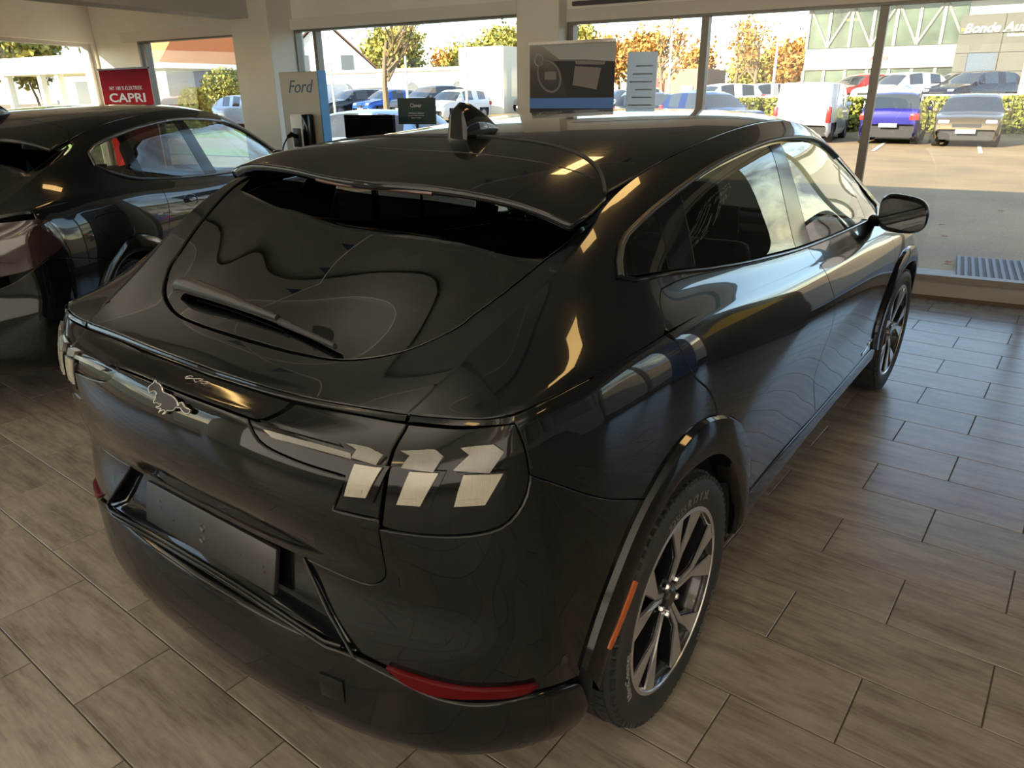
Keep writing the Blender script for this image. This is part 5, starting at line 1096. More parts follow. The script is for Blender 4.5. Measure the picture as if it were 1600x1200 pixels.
# ================================================================ THE SECOND BLACK CAR (left), plainer coupe SUV on the same package
def build_second():
    root = empty('car', label='second glossy black coupe SUV parked at an angle on the left, behind the first', cat='car')
    P = lambda name, surf, segs, m=paint, **k: panel(name, surf, segs, m, root, **k)
    def sym(seg): return [(x, -y, z) for x, y, z in seg[::-1]]
    def seam(p, e=.012):
        x, y, z = p
        r = np.interp(x, XC, [.836,.85,.848,.838,.83,.828,.828,.829,.83,.822,.78]); rz = np.interp(x, XC, [1.122,1.128,1.133,1.114,1.082,1.053,1.03,1.017,1.006,.987,.95])
        return x > -.55 and abs(y-r) < e and abs(z-rz) < e
    HC = [(.061,.616,1.368),(-.037,.646,1.334),(-.185,.663,1.306),(-.323,.657,1.252),(-.498,.63,1.17),(-.664,.605,1.092)]
    gapline = [(.061,.618,1.41),(.2,.613,1.45),(.451,.611,1.499),(.695,.604,1.521),(.984,.595,1.548),(1.535,.573,1.556),(1.95,.561,1.515),(2.3,.55,1.45),(2.7,.60,1.285),(3.0,.68,1.115)]
    low = [(.16,.765,1.222),(.35,.778,1.165),(.6,.778,1.135),(1.0,.785,1.112),(1.4,.788,1.095),(1.9,.789,1.078),(2.3,.787,1.063),(2.62,.785,1.048)]
    top = [(.22,.694,1.392),(.40,.690,1.428),(.7,.684,1.470),(1.1,.668,1.497),(1.5,.65,1.492),(1.9,.634,1.462),(2.15,.625,1.42),(2.4,.625,1.335),(2.62,.65,1.24),(2.78,.70,1.16)]
    rr_ = [(.22,.694,1.392),(.10,.705,1.355),(.045,.728,1.30),(.075,.752,1.25),(.16,.765,1.222)]
    ap = [low+[(2.78,.74,1.06)], [(2.78,.74,1.06),(2.86,.73,1.09),(2.78,.70,1.16)], top[::-1], rr_]
    P('side_frame', SU, [HC[::-1]+[(.061,.617,1.39)], [(.061,.617,1.39)]+gapline, [(3.0,.68,1.115),(3.0,.822,.987)], [(3.0,.822,.987),(2.7,.83,1.006),(2.3,.829,1.017),(1.8,.828,1.03),(1.2,.828,1.053),(.75,.83,1.082),(.35,.838,1.114),(0,.848,1.133),(-.25,.85,1.128),(-.45,.836,1.122),(-.603,.811,1.116)], [(-.603,.811,1.116),(-.639,.735,1.104),(-.664,.61,1.090)]], holes=[ap], both=True, seam=seam, other=SB, step=3)
    def ly(L, x): a = np.array(L); return (x, np.interp(x, a[:,0], a[:,1]), np.interp(x, a[:,0], a[:,2]))
    def seg(L, x0, x1): return [ly(L, x) for x in np.linspace(x0, x1, max(2, int(abs(x1-x0)/.12)+2))]
    win = lambda name, segs, m: P(name, SU, segs, m, lift=-.006, inset=.002, drop=.001, flange=.003, both=True, step=3)
    win('quarter_window', [seg(low, .16, .40), [ly(low, .40), ly(top, .42)], seg(top, .42, .22), rr_], glassR)
    win('pillar_trim', [seg(low, .40, .50), [ly(low, .50), ly(top, .50)], seg(top, .50, .42), [ly(top, .42), ly(low, .40)]], pillm)
    win('rear_door_window', [seg(low, .50, 1.26), [ly(low, 1.26), ly(top, 1.14)], seg(top, 1.14, .50), [ly(top, .50), ly(low, .50)]], glassR)
    win('pillar_trim', [seg(low, 1.26, 1.44), [ly(low, 1.44), ly(top, 1.30)], seg(top, 1.30, 1.14), [ly(top, 1.14), ly(low, 1.26)]], pillm)
    win('front_door_window', [seg(low, 1.44, 2.62), [ly(low, 2.62), ly(top, 2.62)], seg(top, 2.62, 1.30), [ly(top, 1.30), ly(low, 1.44)]], glassF)
    def strip(name, pts, r, m, lift=.003):
        b = MB(); out = []
        for q in resample(pts, 60): p_, n_ = SU.at(q*[1,-1,1]); out.append(p_+n_*lift)
        b.tube(out, r, 6); o = b.build(name, m, root, smooth=60); mirror_obj(o)
    strip('window_moulding', low[::-1]+rr_[::-1][1:]+top[1:], .011, mat('satin_metal_trim', (.10, .10, .11), rough=.3, metal=.8))
    DC = [(.53,.833,1.098),(.52,.86,1.05),(.50,.89,.97),(.46,.905,.90),(.42,.915,.83),(.40,.92,.76)]
    MD = [(1.36,.828,1.045),(1.37,.88,.95),(1.36,.90,.80),(1.35,.893,.60),(1.36,.89,.42)]
    FC = [(2.55,.828,1.01),(2.58,.88,.9),(2.58,.91,.7),(2.52,.905,.5),(2.45,.90,.41)]
    P('rear_door', SB, [[(.53,.834,1.100),(.75,.83,1.082),(1.2,.828,1.053),(1.36,.828,1.045)], MD, [(1.36,.89,.42),(.9,.90,.42),(.55,.91,.43)], [(.55,.91,.43),(.52,.92,.57),(.463,.93,.66),(.40,.93,.745)], DC[::-1]], both=True, seam=seam, other=SU, step=3)
    P('front_door', SB, [[(1.36,.828,1.045),(1.8,.828,1.03),(2.3,.829,1.017),(2.55,.828,1.01)], FC, [(2.45,.90,.41),(1.9,.893,.42),(1.36,.89,.42)], MD[::-1]], both=True, seam=seam, other=SU, step=3)
    ar = [(.545,.91,.43),(.52,.92,.57),(.463,.93,.66),(.33,.93,.79),(.147,.93,.865),(.04,.93,.88),(-.082,.93,.862),(-.172,.92,.82),(-.245,.91,.775),(-.311,.905,.717),(-.386,.893,.627),(-.43,.885,.55),(-.462,.878,.47)]
    fi = [(.445,.91,.33),(.435,.93,.45),(.375,.935,.56),(.27,.935,.68),(.14,.935,.755),(.0,.935,.778),(-.08,.93,.775),(-.16,.92,.745),(-.235,.916,.69),(-.29,.91,.61),(-.345,.90,.52),(-.38,.89,.44),(-.405,.885,.36)]
    flap = [[(-.02,.90,1.015),(.17,.90,1.01),(.22,.905,.99)], [(.22,.905,.99),(.26,.915,.90),(.24,.92,.865)], [(.24,.92,.865),(.08,.92,.875),(.02,.918,.885)], [(.02,.918,.885),(-.04,.91,.96),(-.045,.90,1.0),(-.02,.90,1.015)]]
    fl2 = [[(x-.20, y, z+.015) for x, y, z in s] for s in flap]
    P('quarter_panel', SB, [[(-.603,.811,1.113),(-.45,.836,1.121),(-.25,.85,1.127),(0,.848,1.131),(.35,.838,1.113),(.53,.834,1.100)], DC, [(.40,.93,.745),(.33,.93,.79),(.147,.93,.865),(.04,.93,.88),(-.082,.93,.862),(-.172,.92,.82),(-.225,.91,.79)], [(-.225,.91,.79),(-.45,.87,.84),(-.60,.845,.88)], [(-.60,.845,.88),(-.60,.83,1.0),(-.603,.811,1.113)]], both=True, seam=seam, other=SU, step=3, holes=[fl2])
    P('charge_flap', SB, fl2, both=True, inset=.003)
    P('rear_bumper', SB, [[(-.225,.91,.79),(-.311,.905,.717),(-.386,.893,.627),(-.43,.885,.55),(-.462,.878,.47)], [(-.462,.878,.47),(-.42,.86,.32),(-.41,.85,.255)], [(-.41,.85,.255),(-.505,.803,.245),(-.57,.703,.244),(-.64,.55,.245),(-.725,.3,.25),(-.77,0,.25)], [(-.77,0,.25),(-.845,0,.45),(-.785,0,.72)], [(-.785,0,.72),(-.74,.63,.74),(-.60,.845,.88)], [(-.60,.845,.88),(-.45,.87,.84),(-.225,.91,.79)]], both=True, step=3)
    tg = [[(-.785,0,.725),(-.776,.3,.73),(-.745,.62,.745)], [(-.745,.62,.745),(-.70,.64,.9),(-.675,.61,1.07)], [(-.675,.61,1.07),(-.706,.3,1.055),(-.714,0,1.05)]]
    P('tailgate', SB, tg+[sym(s) for s in tg[::-1]], step=3)
    P('deck_lip', SB, [[(-.714,0,1.05),(-.706,.3,1.055),(-.675,.61,1.07),(-.608,.817,1.095)], [(-.608,.817,1.095),(-.60,.812,1.115)], [(-.60,.812,1.115),(-.639,.735,1.103),(-.665,.6,1.088),(-.705,0,1.065)], [(-.705,0,1.065),(-.714,0,1.05)]], both=True, edge=False)
    P('tail_lamp', SB, [[(-.74,.635,.80),(-.66,.78,.83),(-.62,.835,.87)], [(-.62,.835,.87),(-.52,.855,.92),(-.49,.86,.97)], [(-.49,.86,.97),(-.53,.845,1.04),(-.60,.825,1.07)], [(-.60,.825,1.07),(-.65,.745,1.06),(-.685,.63,1.05)], [(-.685,.63,1.05),(-.74,.635,.80)]], mat('dark_lamp', (.02, .012, .012), rough=.08, coat=1), lift=.004, both=True)
    dp = [[(-.704,0,1.066),(-.697,.3,1.0705),(-.665,.6,1.0885)], [(-.663,.605,1.09),(-.595,.616,1.127),(-.498,.63,1.17),(-.323,.657,1.252),(-.185,.663,1.306),(.03,.635,1.38)], [(.03,.635,1.38),(-.191,.602,1.31),(-.404,.549,1.221),(-.513,.471,1.152),(-.580,.33,1.115),(-.60,0,1.103)]]
    P('tailgate_frame', SH, dp+[sym(s) for s in dp[::-1]], step=3)
    gp = [[(-.59,0,1.107),(-.575,.33,1.118),(-.508,.465,1.155),(-.40,.545,1.221),(-.19,.598,1.31),(-.03,.60,1.37)], [(-.03,.60,1.37),(-.05,0,1.395)]]
    P('rear_window', SH, gp+[sym(s) for s in gp[::-1]], glassH, lift=-.003, step=3)
    sp = [[(-.165,0,1.448),(-.13,.45,1.42),(-.11,.625,1.378)], [(-.11,.625,1.378),(.061,.617,1.415)], [(.061,.617,1.415),(.14,.56,1.46),(.19,.3,1.52),(.20,0,1.53)]]
    P('roof_spoiler', ST, sp+[sym(s) for s in sp[::-1]], step=3, flange=.02)
    rf = [[(.20,0,1.53),(.19,.3,1.52),(.14,.56,1.46),(.061,.617,1.415)], gapline[:7], [(1.95,.561,1.515),(2.12,.3,1.545),(2.14,0,1.556)]]
    P('roof_panel', ST, rf+[sym(s) for s in rf[::-1]], step=3)
    bn = [[(3.56,0,.893),(3.52,.43,.897),(3.32,.745,.945)], [(3.32,.745,.945),(2.99,.795,.99)], [(2.99,.795,.99),(2.9,.62,1.005),(2.81,0,1.02)]]
    P('bonnet', SN, bn+[sym(s) for s in bn[::-1]], step=3, pstep=.05)
    wsn = [[(2.81,0,1.035),(2.88,.62,1.045),(2.95,.68,1.09)], [(2.95,.68,1.09),(2.7,.62,1.22),(2.38,.57,1.385),(2.06,.545,1.49)], [(2.06,.545,1.49),(2.10,.4,1.54),(2.14,0,1.55)]]
    P('windscreen', SW, wsn+[sym(s) for s in wsn[::-1]], glassF, step=3, pstep=.05)
    ff = [(2.984-.53,.91,.40),(2.984-.52,.92,.52),(2.984-.46,.93,.64),(2.984-.32,.93,.78),(2.984-.12,.93,.85),(2.984+.08,.93,.85),(2.984+.28,.92,.80),(2.984+.42,.91,.68),(2.984+.49,.90,.52),(2.984+.50,.89,.40)]
    P('front_wing', SB, [[(2.55,.828,1.01),(3.0,.822,.987),(3.33,.78,.95),(3.42,.64,.905)], [(3.42,.64,.905),(3.52,.75,.84),(3.44,.87,.66)], ff[7::-1], [ff[0], (2.45,.90,.41)], FC[::-1]], both=True, step=3, pstep=.05)
    P('front_bumper', SB, [[(3.58,0,.888),(3.43,.64,.903)], [(3.43,.64,.903),(3.53,.75,.84),(3.45,.87,.66)], ff[7:], [(2.984+.50,.89,.40),(3.5,.86,.25)], [(3.5,.86,.25),(3.58,.74,.22),(3.77,0,.22)], [(3.77,0,.22),(3.86,0,.45),(3.78,0,.80),(3.58,0,.888)]], both=True, step=3, pstep=.05)
    arches(root, P, ar, fi, ff)
    # door handle bowls with a flush grip
    for x in (.80, 1.72):
        p_, n_ = SB.at((x, -.895, .985)); n_ = Vector(n_); t = Vector((1, 0, -.03)); T = frame(Vector(p_), t, n_.cross(t))
        if T.to_3x3().col[2].dot(n_) < 0: T = frame(Vector(p_), t, -n_.cross(t))
        b = MB(); b.lathe([(0, -.020), (.04, -.018), (.058, -.004), (.062, .002), (.066, .0015)], 32, T=T @ Matrix.Diagonal((1.45, .62, 1, 1))); o = b.build('handle_bowl', paint, root, smooth=60); mirror_obj(o)
        b = MB(); b.box((-.075, -.012, -.004), (.06, .014, .010), ch=.006, T=T); o = b.build('door_handle', paint, root, smooth=50); mirror_obj(o)
    cabin_fit(root); fin(root); mirrors(root)
    return root
# ================================================================ OUTDOORS
def ss(a, b, x): t = min(1, max(0, (x-a)/(b-a))); return t*t*(3-2*t)
def gz(x, y):
    """ground height outside, room frame"""
    up_ = .62*ss(23.5, 28, x)*(1-ss(4.5, 11, y))+.25*ss(22, 34, x)
    return -.03+.12*ss(8, 19, x)+up_+.38*ss(14, 20, x)*ss(14, 22, y)
def build_ground():
    asph = bpy.data.materials.new('sunlit_paving'); asph.use_nodes = True; n = asph.node_tree.nodes; l = asph.node_tree.links; b = n['Principled BSDF']; b.inputs['Roughness'].default_value = .85
    tc = n.new('ShaderNodeTexCoord'); n1 = n.new('ShaderNodeTexNoise'); n1.inputs['Scale'].default_value = .6; n1.inputs['Detail'].default_value = 8; n2 = n.new('ShaderNodeTexNoise'); n2.inputs['Scale'].default_value = 40; n2.inputs['Detail'].default_value = 4
    cr = n.new('ShaderNodeValToRGB'); e = cr.color_ramp.elements; e[0].position = .35; e[0].color = (.25, .182, .098, 1); e[1].position = .65; e[1].color = (.345, .25, .13, 1)
    mr = n.new('ShaderNodeMapRange'); mr.inputs[1].default_value = .3; mr.inputs[2].default_value = .7; mr.inputs[3].default_value = .82; mr.inputs[4].default_value = 1.18; vs = n.new('ShaderNodeVectorMath'); vs.operation = 'SCALE'
    l.new(tc.outputs['Object'], n1.inputs['Vector']); l.new(tc.outputs['Object'], n2.inputs['Vector']); l.new(n1.outputs[0], cr.inputs[0]); l.new(n2.outputs[0], mr.inputs[0]); l.new(cr.outputs[0], vs.inputs[0]); l.new(mr.outputs[0], vs.inputs['Scale']); l.new(vs.outputs[0], b.inputs['Base Color'])
    xs = [.1, 2, 4, 6, 8, 10, 12, 14, 16, 18, 20, 22, 23.5, 25, 26.5, 28, 31, 34, 40, 60, 120, 260]; ys = [-260, -80, -30, -10, -4, 0, 2, 4, 6, 8, 10, 12, 15, 18, 21, 25, 30, 40, 60, 100, 260]
    V = [rp(x, y, gz(x, y)) for x in xs for y in ys]; m = len(ys)
    F = [(i*m+j, (i+1)*m+j, (i+1)*m+j+1, i*m+j+1) for i in range(len(xs)-1) for j in range(m-1)]
    mesh_obj('ground', V, F, asph, None, kind='structure')
    g2 = mat('field', (.10, .12, .05), rough=.95); mb = MB(); mb.box((-260, -260, -.4), (.0, 260, -.14), T=RM); mb.build('ground', g2, None, kind='structure')
    # grey kerbside paving right by the glass
    S_box('path', (.12, -8.6, -.05), (1.2, 10, -.004), mat('concrete_paving', (.36, .35, .33), rough=.9, var=(12, .1)))
    # mats of grass (left)
    gr = mat('grass', (.20, .26, .05), rough=.95, var=(8, .3))
    for (x0, y0, x1, y1) in ((15, 12, 17, 60), (9, 17, 11, 60)):
        V = [rp(x, y, gz(x, y)+.03) for x in (x0, x1) for y in np.linspace(y0, y1, 8)]; F = [(i, i+8, i+9, i+1) for i in range(7)]; mesh_obj('lawn', V, F, gr, None, kind='structure')
    # painted bay lines
    wl_ = mat('bay_line', (.85, .83, .78), rough=.8)
    for y in (3.0, .55, -2.05, -4.5, 5.4):
        V = [rp(x, yy, gz(x, yy)+.012) for x in np.linspace(16.6, 21, 6) for yy in (y-.05, y+.05)]; F = [(2*i, 2*i+2, 2*i+3, 2*i+1) for i in range(5)]; mesh_obj('trim_%d' % (20+int(y)), V, F, wl_, None, kind='structure')
    # doormat grating outside the window: bars
    r = empty('door_mat', rp(1.43, -2.52, 0), TH, label='grey ribbed foot grating on the paving just outside the glass', cat='mat')
    b = MB(); b.box((-.53, -.92, -.003), (.53, .92, .006)); b.build('backing', mat('mat_back', (.09, .095, .105), rough=.8), r)
    mm = mat('mat_bar', (.15, .155, .175), rough=.6)
    for i in range(30):
        y = -.90+1.80*i/29; b = MB(); b.box((-.52, y-.014, .006), (.52, y+.014, .018)); b.build('bar', mm, r)
    # fallen leaves
    lm = mat('fallen_leaf', (.30, .04, .015), rough=.8); rs = np.random.RandomState(3)
    for i in range(14):
        x, y = rs.uniform(1.3, 8.5), rs.uniform(-3.2, .6); a = rs.uniform(0, 6.28); s_ = rs.uniform(.035, .06); z = gz(x, y)+.014
        pts = [(math.cos(a+t)*s_*k, math.sin(a+t)*s_*k) for t, k in ((0, 1.2), (.8, .6), (1.6, .8), (2.6, .6), (3.3, .9), (4.1, .55), (4.9, .85), (5.7, .6))]
        b = MB(); b.add([rp(x, y, z+.012)]+[rp(x+p[0], y+p[1], z+(.004 if j % 2 else .012)) for j, p in enumerate(pts)], [(0, j+1, (j+1) % 8+1) for j in range(8)]); b.build('leaf', lm, None, label='small curled red autumn leaf lying on the paving outside', cat='leaf', group='fallen leaves on the paving')

def car_small(kind, x, y, rz, col, label, group=None, metal=.4, sc=1.0, z=None, plate=None):
    """compact car built from lofted stations; x forward in its own frame"""
    L, Wd, Hh = {'hatch': (3.95, .86, 1.46), 'city': (3.7, .86, 1.52), 'suv': (4.4, .92, 1.62), 'sedan': (4.7, .91, 1.46), 'van': (4.4, .92, 1.84), 'wagon': (4.6, .91, 1.50)}[kind]
    prof = {'hatch': [(0, .55, .55), (.03, .92, .92), (.10, .98, 1.0), (.42, 1.0, 1.36), (.75, .99, 1.43), (1.3, .98, 1.46), (2.0, .965, 1.45), (2.4, .95, 1.36), (3.02, .93, .97), (3.5, .86, .88), (3.85, .74, .76), (3.95, .50, .50)],
            'city': [(0, .6, .6), (.03, .96, .96), (.08, 1.04, 1.06), (.34, 1.06, 1.46), (.7, 1.03, 1.52), (1.3, 1.0, 1.52), (1.9, .98, 1.48), (2.3, .97, 1.36), (2.85, .95, 1.0), (3.3, .88, .92), (3.6, .76, .78), (3.7, .52, .52)],
            'suv': [(0, .6, .6), (.03, 1.0, 1.0), (.10, 1.08, 1.10), (.45, 1.08, 1.52), (.9, 1.06, 1.60), (1.5, 1.04, 1.62), (2.2, 1.02, 1.60), (2.6, 1.01, 1.50), (3.25, 1.0, 1.05), (3.8, .95, .97), (4.28, .85, .87), (4.4, .55, .55)],
            'wagon': [(0, .6, .6), (.03, .95, .95), (.10, 1.0, 1.02), (.40, 1.0, 1.40), (.9, .99, 1.48), (1.6, .98, 1.50), (2.3, .96, 1.48), (2.75, .95, 1.38), (3.4, .93, .98), (4.0, .86, .88), (4.48, .74, .76), (4.6, .50, .50)],
            'sedan': [(0, .6, .6), (.03, .98, .98), (.10, 1.02, 1.03), (.75, 1.03, 1.06), (1.35, .99, 1.39), (1.8, .97, 1.45), (2.5, .96, 1.45), (2.95, .95, 1.36), (3.6, .93, .97), (4.15, .86, .88), (4.58, .74, .76), (4.7, .5, .5)],
            'van': [(0, .55, .55), (.02, 1.15, 1.15), (.05, 1.2, 1.74), (.16, 1.2, 1.82), (.9, 1.2, 1.84), (1.8, 1.18, 1.84), (2.4, 1.14, 1.82), (2.85, 1.10, 1.70), (3.45, 1.06, 1.12), (4.0, .98, 1.0), (4.32, .8, .82), (4.4, .52, .52)]}[kind]
    pm = mat('car_%s' % label[:28], col, rough=.22, metal=metal, coat=1); gm = mat('car_glass_out', (.03, .04, .05), rough=.05, coat=.5, spec=.8); tm = mat('tyre_out', (.025, .025, .027), rough=.7); hm = mat('hub_out', (.35, .36, .38), rough=.35, metal=.8)
    z0 = gz(x, y) if z is None else z
    r = empty('van' if kind == 'van' else 'car', rp(x, y, z0), TH+rz, label=label, cat='van' if kind == 'van' else 'car', group=group); r.scale = (sc, sc, sc)
    # stations: rows from sill to roof centre
    XS = [p_[0]-L*.47 for p_ in prof]; rows = []
    for (px_, zb, zt), xx in zip(prof, XS):
        e0 = min(px_, L-px_); wq = Wd*(1-.13*math.exp(-e0/.18)); ins = min(1, (zt-zb)/.45); wr = wq*(1-.22*ins)
        if kind == 'van': wr = wq*(1-.09*ins)
        rows.append([(xx, wq*.93, .20 if e0 > .05 else .30), (xx, wq, .38), (xx, wq, .62 if zb > .7 else zb*.9), (xx, wq*.97, zb-.06 if zb > .7 else zb*.95), (xx, wq*.93, zb), (xx, wr, max(zt-.05, zb+.004)), (xx, wr*.8, max(zt-.008, zb+.006)), (xx, 0, zt+.012)])
    ns = len(rows); nr = 8
    # subdivide by spline along x for rounder shapes
    G = np.array(rows); G = np.stack([crom(G[:, j], np.linspace(0, ns-1, (ns-1)*3+1)) for j in range(nr)], 1); n2 = len(G)
    gh0 = next(i for i, p_ in enumerate(prof) if p_[2]-p_[1] > .2); gh1 = len(prof)-1-next(i for i, p_ in enumerate(prof[::-1]) if p_[2]-p_[1] > .2)
    parts_ = {'body': [], 'side_windows': [], 'roof': [], 'windscreen': [], 'rear_window': []}
    V = []; 
    for sg in (1, -1):
        for i in range(n2):
            for j in range(nr): V.append((G[i, j, 0], sg*G[i, j, 1], G[i, j, 2]))
    def arch(i, j):   # cut wheel openings
        xm = (G[i, j, 0]+G[i+1, j, 0])/2; return j <= 1 and min(abs(xm-wx[0]), abs(xm-wx[1])) < .36
    wx = (-L*.47+.72, L*.53-.82)
    for sgi in (0, 1):
        o = sgi*n2*nr
        for i in range(n2-1):
            for j in range(nr-1):
                if arch(i, j): continue
                k = (i+.5)/3; q = (o+i*nr+j, o+(i+1)*nr+j, o+(i+1)*nr+j+1, o+i*nr+j+1)
                if sgi: q = q[::-1]
                ingh = gh0 <= k < gh1
                if j == 4 and ingh and not (kind == 'van' and k < 6):
                    fr = (k-gh0)/(gh1-gh0); pil = any(abs(k-c) < .2 for c in ((gh0+gh1)/2,)) or k < gh0+.3 or k > gh1-.3
                    parts_['body' if pil else 'side_windows'].append(q)
                elif j >= 5 and gh1 < k <= gh1+1: parts_['windscreen'].append(q)
                elif j == 4 and gh1 < k <= gh1+1: parts_['body'].append(q)
                elif j >= 5 and (gh0-1 < k <= gh0) and kind != 'van': parts_['rear_window'].append(q)
                elif j >= 5 and gh0 < k <= gh1: parts_['roof'].append(q)
                else: parts_['body'].append(q)
    for nm, F in parts_.items():
        if not F: continue
        used = sorted({a for q in F for a in q}); mp = {a: i for i, a in enumerate(used)}
        o = mesh_obj(nm, [V[a] for a in used], [[mp[a] for a in q] for q in F], pm if nm in ('body', 'roof') else gm, r, smooth=True); o.data.set_sharp_from_angle(angle=R_(40))
    b = MB(); b.box((-L*.47+.15, -Wd*.85, .22), (L*.53-.15, Wd*.85, .60)); b.build('underbody', tm, r)
    for wx_ in wx:
        for sg in (1, -1):
            b = MB(); T = Matrix.Translation((wx_, sg*(Wd-.11), .32)); b.lathe([(.20, -.10), (.30, -.105), (.32, -.08), (.32, .08), (.30, .105), (.20, .10)], 24, axis='y', T=T); w = b.build('tyre', tm, r, smooth=40)
            b = MB(); b.lathe([(0, sg*.085), (.06, sg*.09), (.19, sg*.075), (.21, sg*.09)], 20, axis='y', T=T)
            b.build('hub', hm, r, smooth=30)
    xf, xr = XS[-1], XS[0]; zl = .70 if kind != 'van' else .85
    for sg in (1, -1):
        b = MB(); b.box((xf-.42, sg*Wd*.52, zl-.05), (xf-.05, sg*Wd*.86, zl+.06), ch=.03); b.build('headlamp', mat('lamp_clear_out', (.75, .77, .8), rough=.1, coat=1), r, smooth=40)
        hz = (.62, 1.12) if kind in ('van', 'suv') else (.72, .92)
        b = MB(); b.box((xr-.012, sg*Wd*(.66 if kind != 'van' else .80), hz[0]), (xr+.20, sg*Wd*.965, hz[1]), ch=.03); b.build('tail_lamp', mat('lamp_red_out', (.55, .02, .02), rough=.15, coat=1), r, smooth=40)
        b = MB(); b.box((xf-L*.34, sg*(Wd+.14), prof[6][1]-.03), (xf-L*.34+.12, sg*(Wd-.01), prof[6][1]+.09), ch=.03); b.build('wing_mirror', pm, r, smooth=40)
    pw = mat('plate_white', (.8, .8, .78), rough=.5)
    b = MB(); b.box((xf-.01, -.25, .40), (xf+.012, .25, .51)); b.build('number_plate', pw, r)
    b = MB(); b.box((xf-.06, -.36, .56), (xf-.005, .36, .66), ch=.01); b.build('grille', tm, r)
    b = MB(); b.box((xr-.02, -.25, .52 if kind != 'van' else .60), (xr+.02, .25, .63 if kind != 'van' else .71)); b.build('number_plate', pw, r)
    return r

def leaves_mesh(pts, size, rs):
    n = len(pts); V = np.empty((n*4, 3)); a = rs.normal(size=(n, 3)); a /= np.linalg.norm(a, axis=1)[:, None]; b = np.cross(a, rs.normal(size=(n, 3))); b /= np.linalg.norm(b, axis=1)[:, None]
    s = size*(.6+.8*rs.rand(n))[:, None]; P = np.array(pts)
    V[0::4] = P-a*s; V[1::4] = P+b*s*.7; V[2::4] = P+a*s; V[3::4] = P-b*s*.7
    F = np.arange(n*4).reshape(n, 4); return V, F
def tree(x, y, h, cr_, cols, n, label, group, seed, spread=1.0, trunk=.14, bare=False, size=.22, base=.3):
    rs = np.random.RandomState(seed); z0 = gz(x, y); r = empty('tree', rp(x, y, z0-.05), TH, label=label, cat='tree', group=group)
    b = MB(); tips = []
    def br(p_, d, ln, rad, lev):
        pts = [p_]; q = Vector(p_); dd_ = Vector(d)
        for _ in range(4): dd_ = (dd_+Vector(rs.normal(scale=.10, size=3))+Vector((0, 0, .05))).normalized(); q = q+dd_*ln/4; pts.append(q.copy())
        b.tube(pts, list(np.linspace(rad, rad*.5, 5)), 5 if lev else 8, cap=False)
        tips.extend([tuple(w) for w in pts[2:]] if lev >= 2 else [])
        if lev < 3:
            for k in range(5 if lev == 0 else 4):
                a = rs.uniform(0, 2*PI); t = rs.uniform(.35, 1) if lev else rs.uniform(.45, 1); at_ = Vector(pts[0]).lerp(q, t) if lev == 0 else Vector(pts[int(t*4)])
                nd = (dd_+Vector((math.cos(a), math.sin(a), .15))*(.85*spread)).normalized(); br(at_, nd, ln*rs.uniform(.45, .65), rad*.5, lev+1)
    br(Vector((0, 0, 0)), Vector((0, 0, 1)), h*.55, trunk, 0)
    b.build('trunk', mat('bark', (.20, .15, .09), rough=.9), r, fixn=False)
    T = np.array(tips); pts = T[rs.randint(0, len(T), n)]+rs.normal(scale=.16*cr_ if not bare else .2, size=(n, 3))
    pts = pts[pts[:, 2] > h*base*.6]
    if len(pts):
        V, F = leaves_mesh(pts, size, rs); me = bpy.data.meshes.new('foliage'); me.from_pydata(V.tolist(), [], F.tolist())
        for c in cols: me.materials.append(mat('leaf_%d%d%d' % tuple(int(v*99) for v in c), c, rough=.8))
        me.polygons.foreach_set('material_index', rs.randint(0, len(cols), len(F)).tolist()); o = bpy.data.objects.new('foliage', me); COL.objects.link(o); o.parent = r; o['kind'] = 'stuff'
    return r
def bushy(name, x, y, w, d, h, cols, n, label, cat, group, seed, z=None, size=.06, box=False):
    rs = np.random.RandomState(seed); z0 = gz(x, y) if z is None else z; r = empty(name, rp(x, y, z0), TH, label=label, cat=cat, group=group)
    u = rs.normal(size=(n, 3)); u /= np.linalg.norm(u, axis=1)[:, None]; rad = rs.rand(n)**.35
    if box: P = rs.uniform(-1, 1, size=(n, 3)); P[np.arange(n), rs.randint(0, 3, n)] = np.sign(rs.uniform(-1, 1, n)); P += rs.normal(scale=.05, size=(n, 3))
    else: P = u*rad[:, None]
    P = P*[d/2, w/2, h/2]+[0, 0, h/2]; P[:, 2] = np.abs(P[:, 2])
    V, F = leaves_mesh(P, size, rs); me = bpy.data.meshes.new('foliage'); me.from_pydata(V.tolist(), [], F.tolist())
    for c in cols: me.materials.append(mat('leaf_%d%d%d' % tuple(int(v*99) for v in c), c, rough=.8))
    me.polygons.foreach_set('material_index', rs.randint(0, len(cols), len(F)).tolist()); o = bpy.data.objects.new('foliage', me); COL.objects.link(o); o.parent = r; o['kind'] = 'stuff'
    b = MB(); b.box((-d*.40, -w*.46, 0), (d*.40, w*.46, h*.86), ch=min(d, h)*.25) if box else b.tube([(0, 0, 0), (0, 0, h*.6)], .04, 6); b.build('core' if box else 'stem', mat('core_green', (.05, .06, .015), rough=.9), r)
    return r
OR = [(.50, .22, .045), (.58, .32, .08), (.42, .18, .04), (.54, .40, .11)]; GR = [(.15, .18, .05), (.24, .25, .06), (.38, .34, .07)]; YE = [(.52, .42, .08), (.42, .38, .08), (.30, .30, .07)]

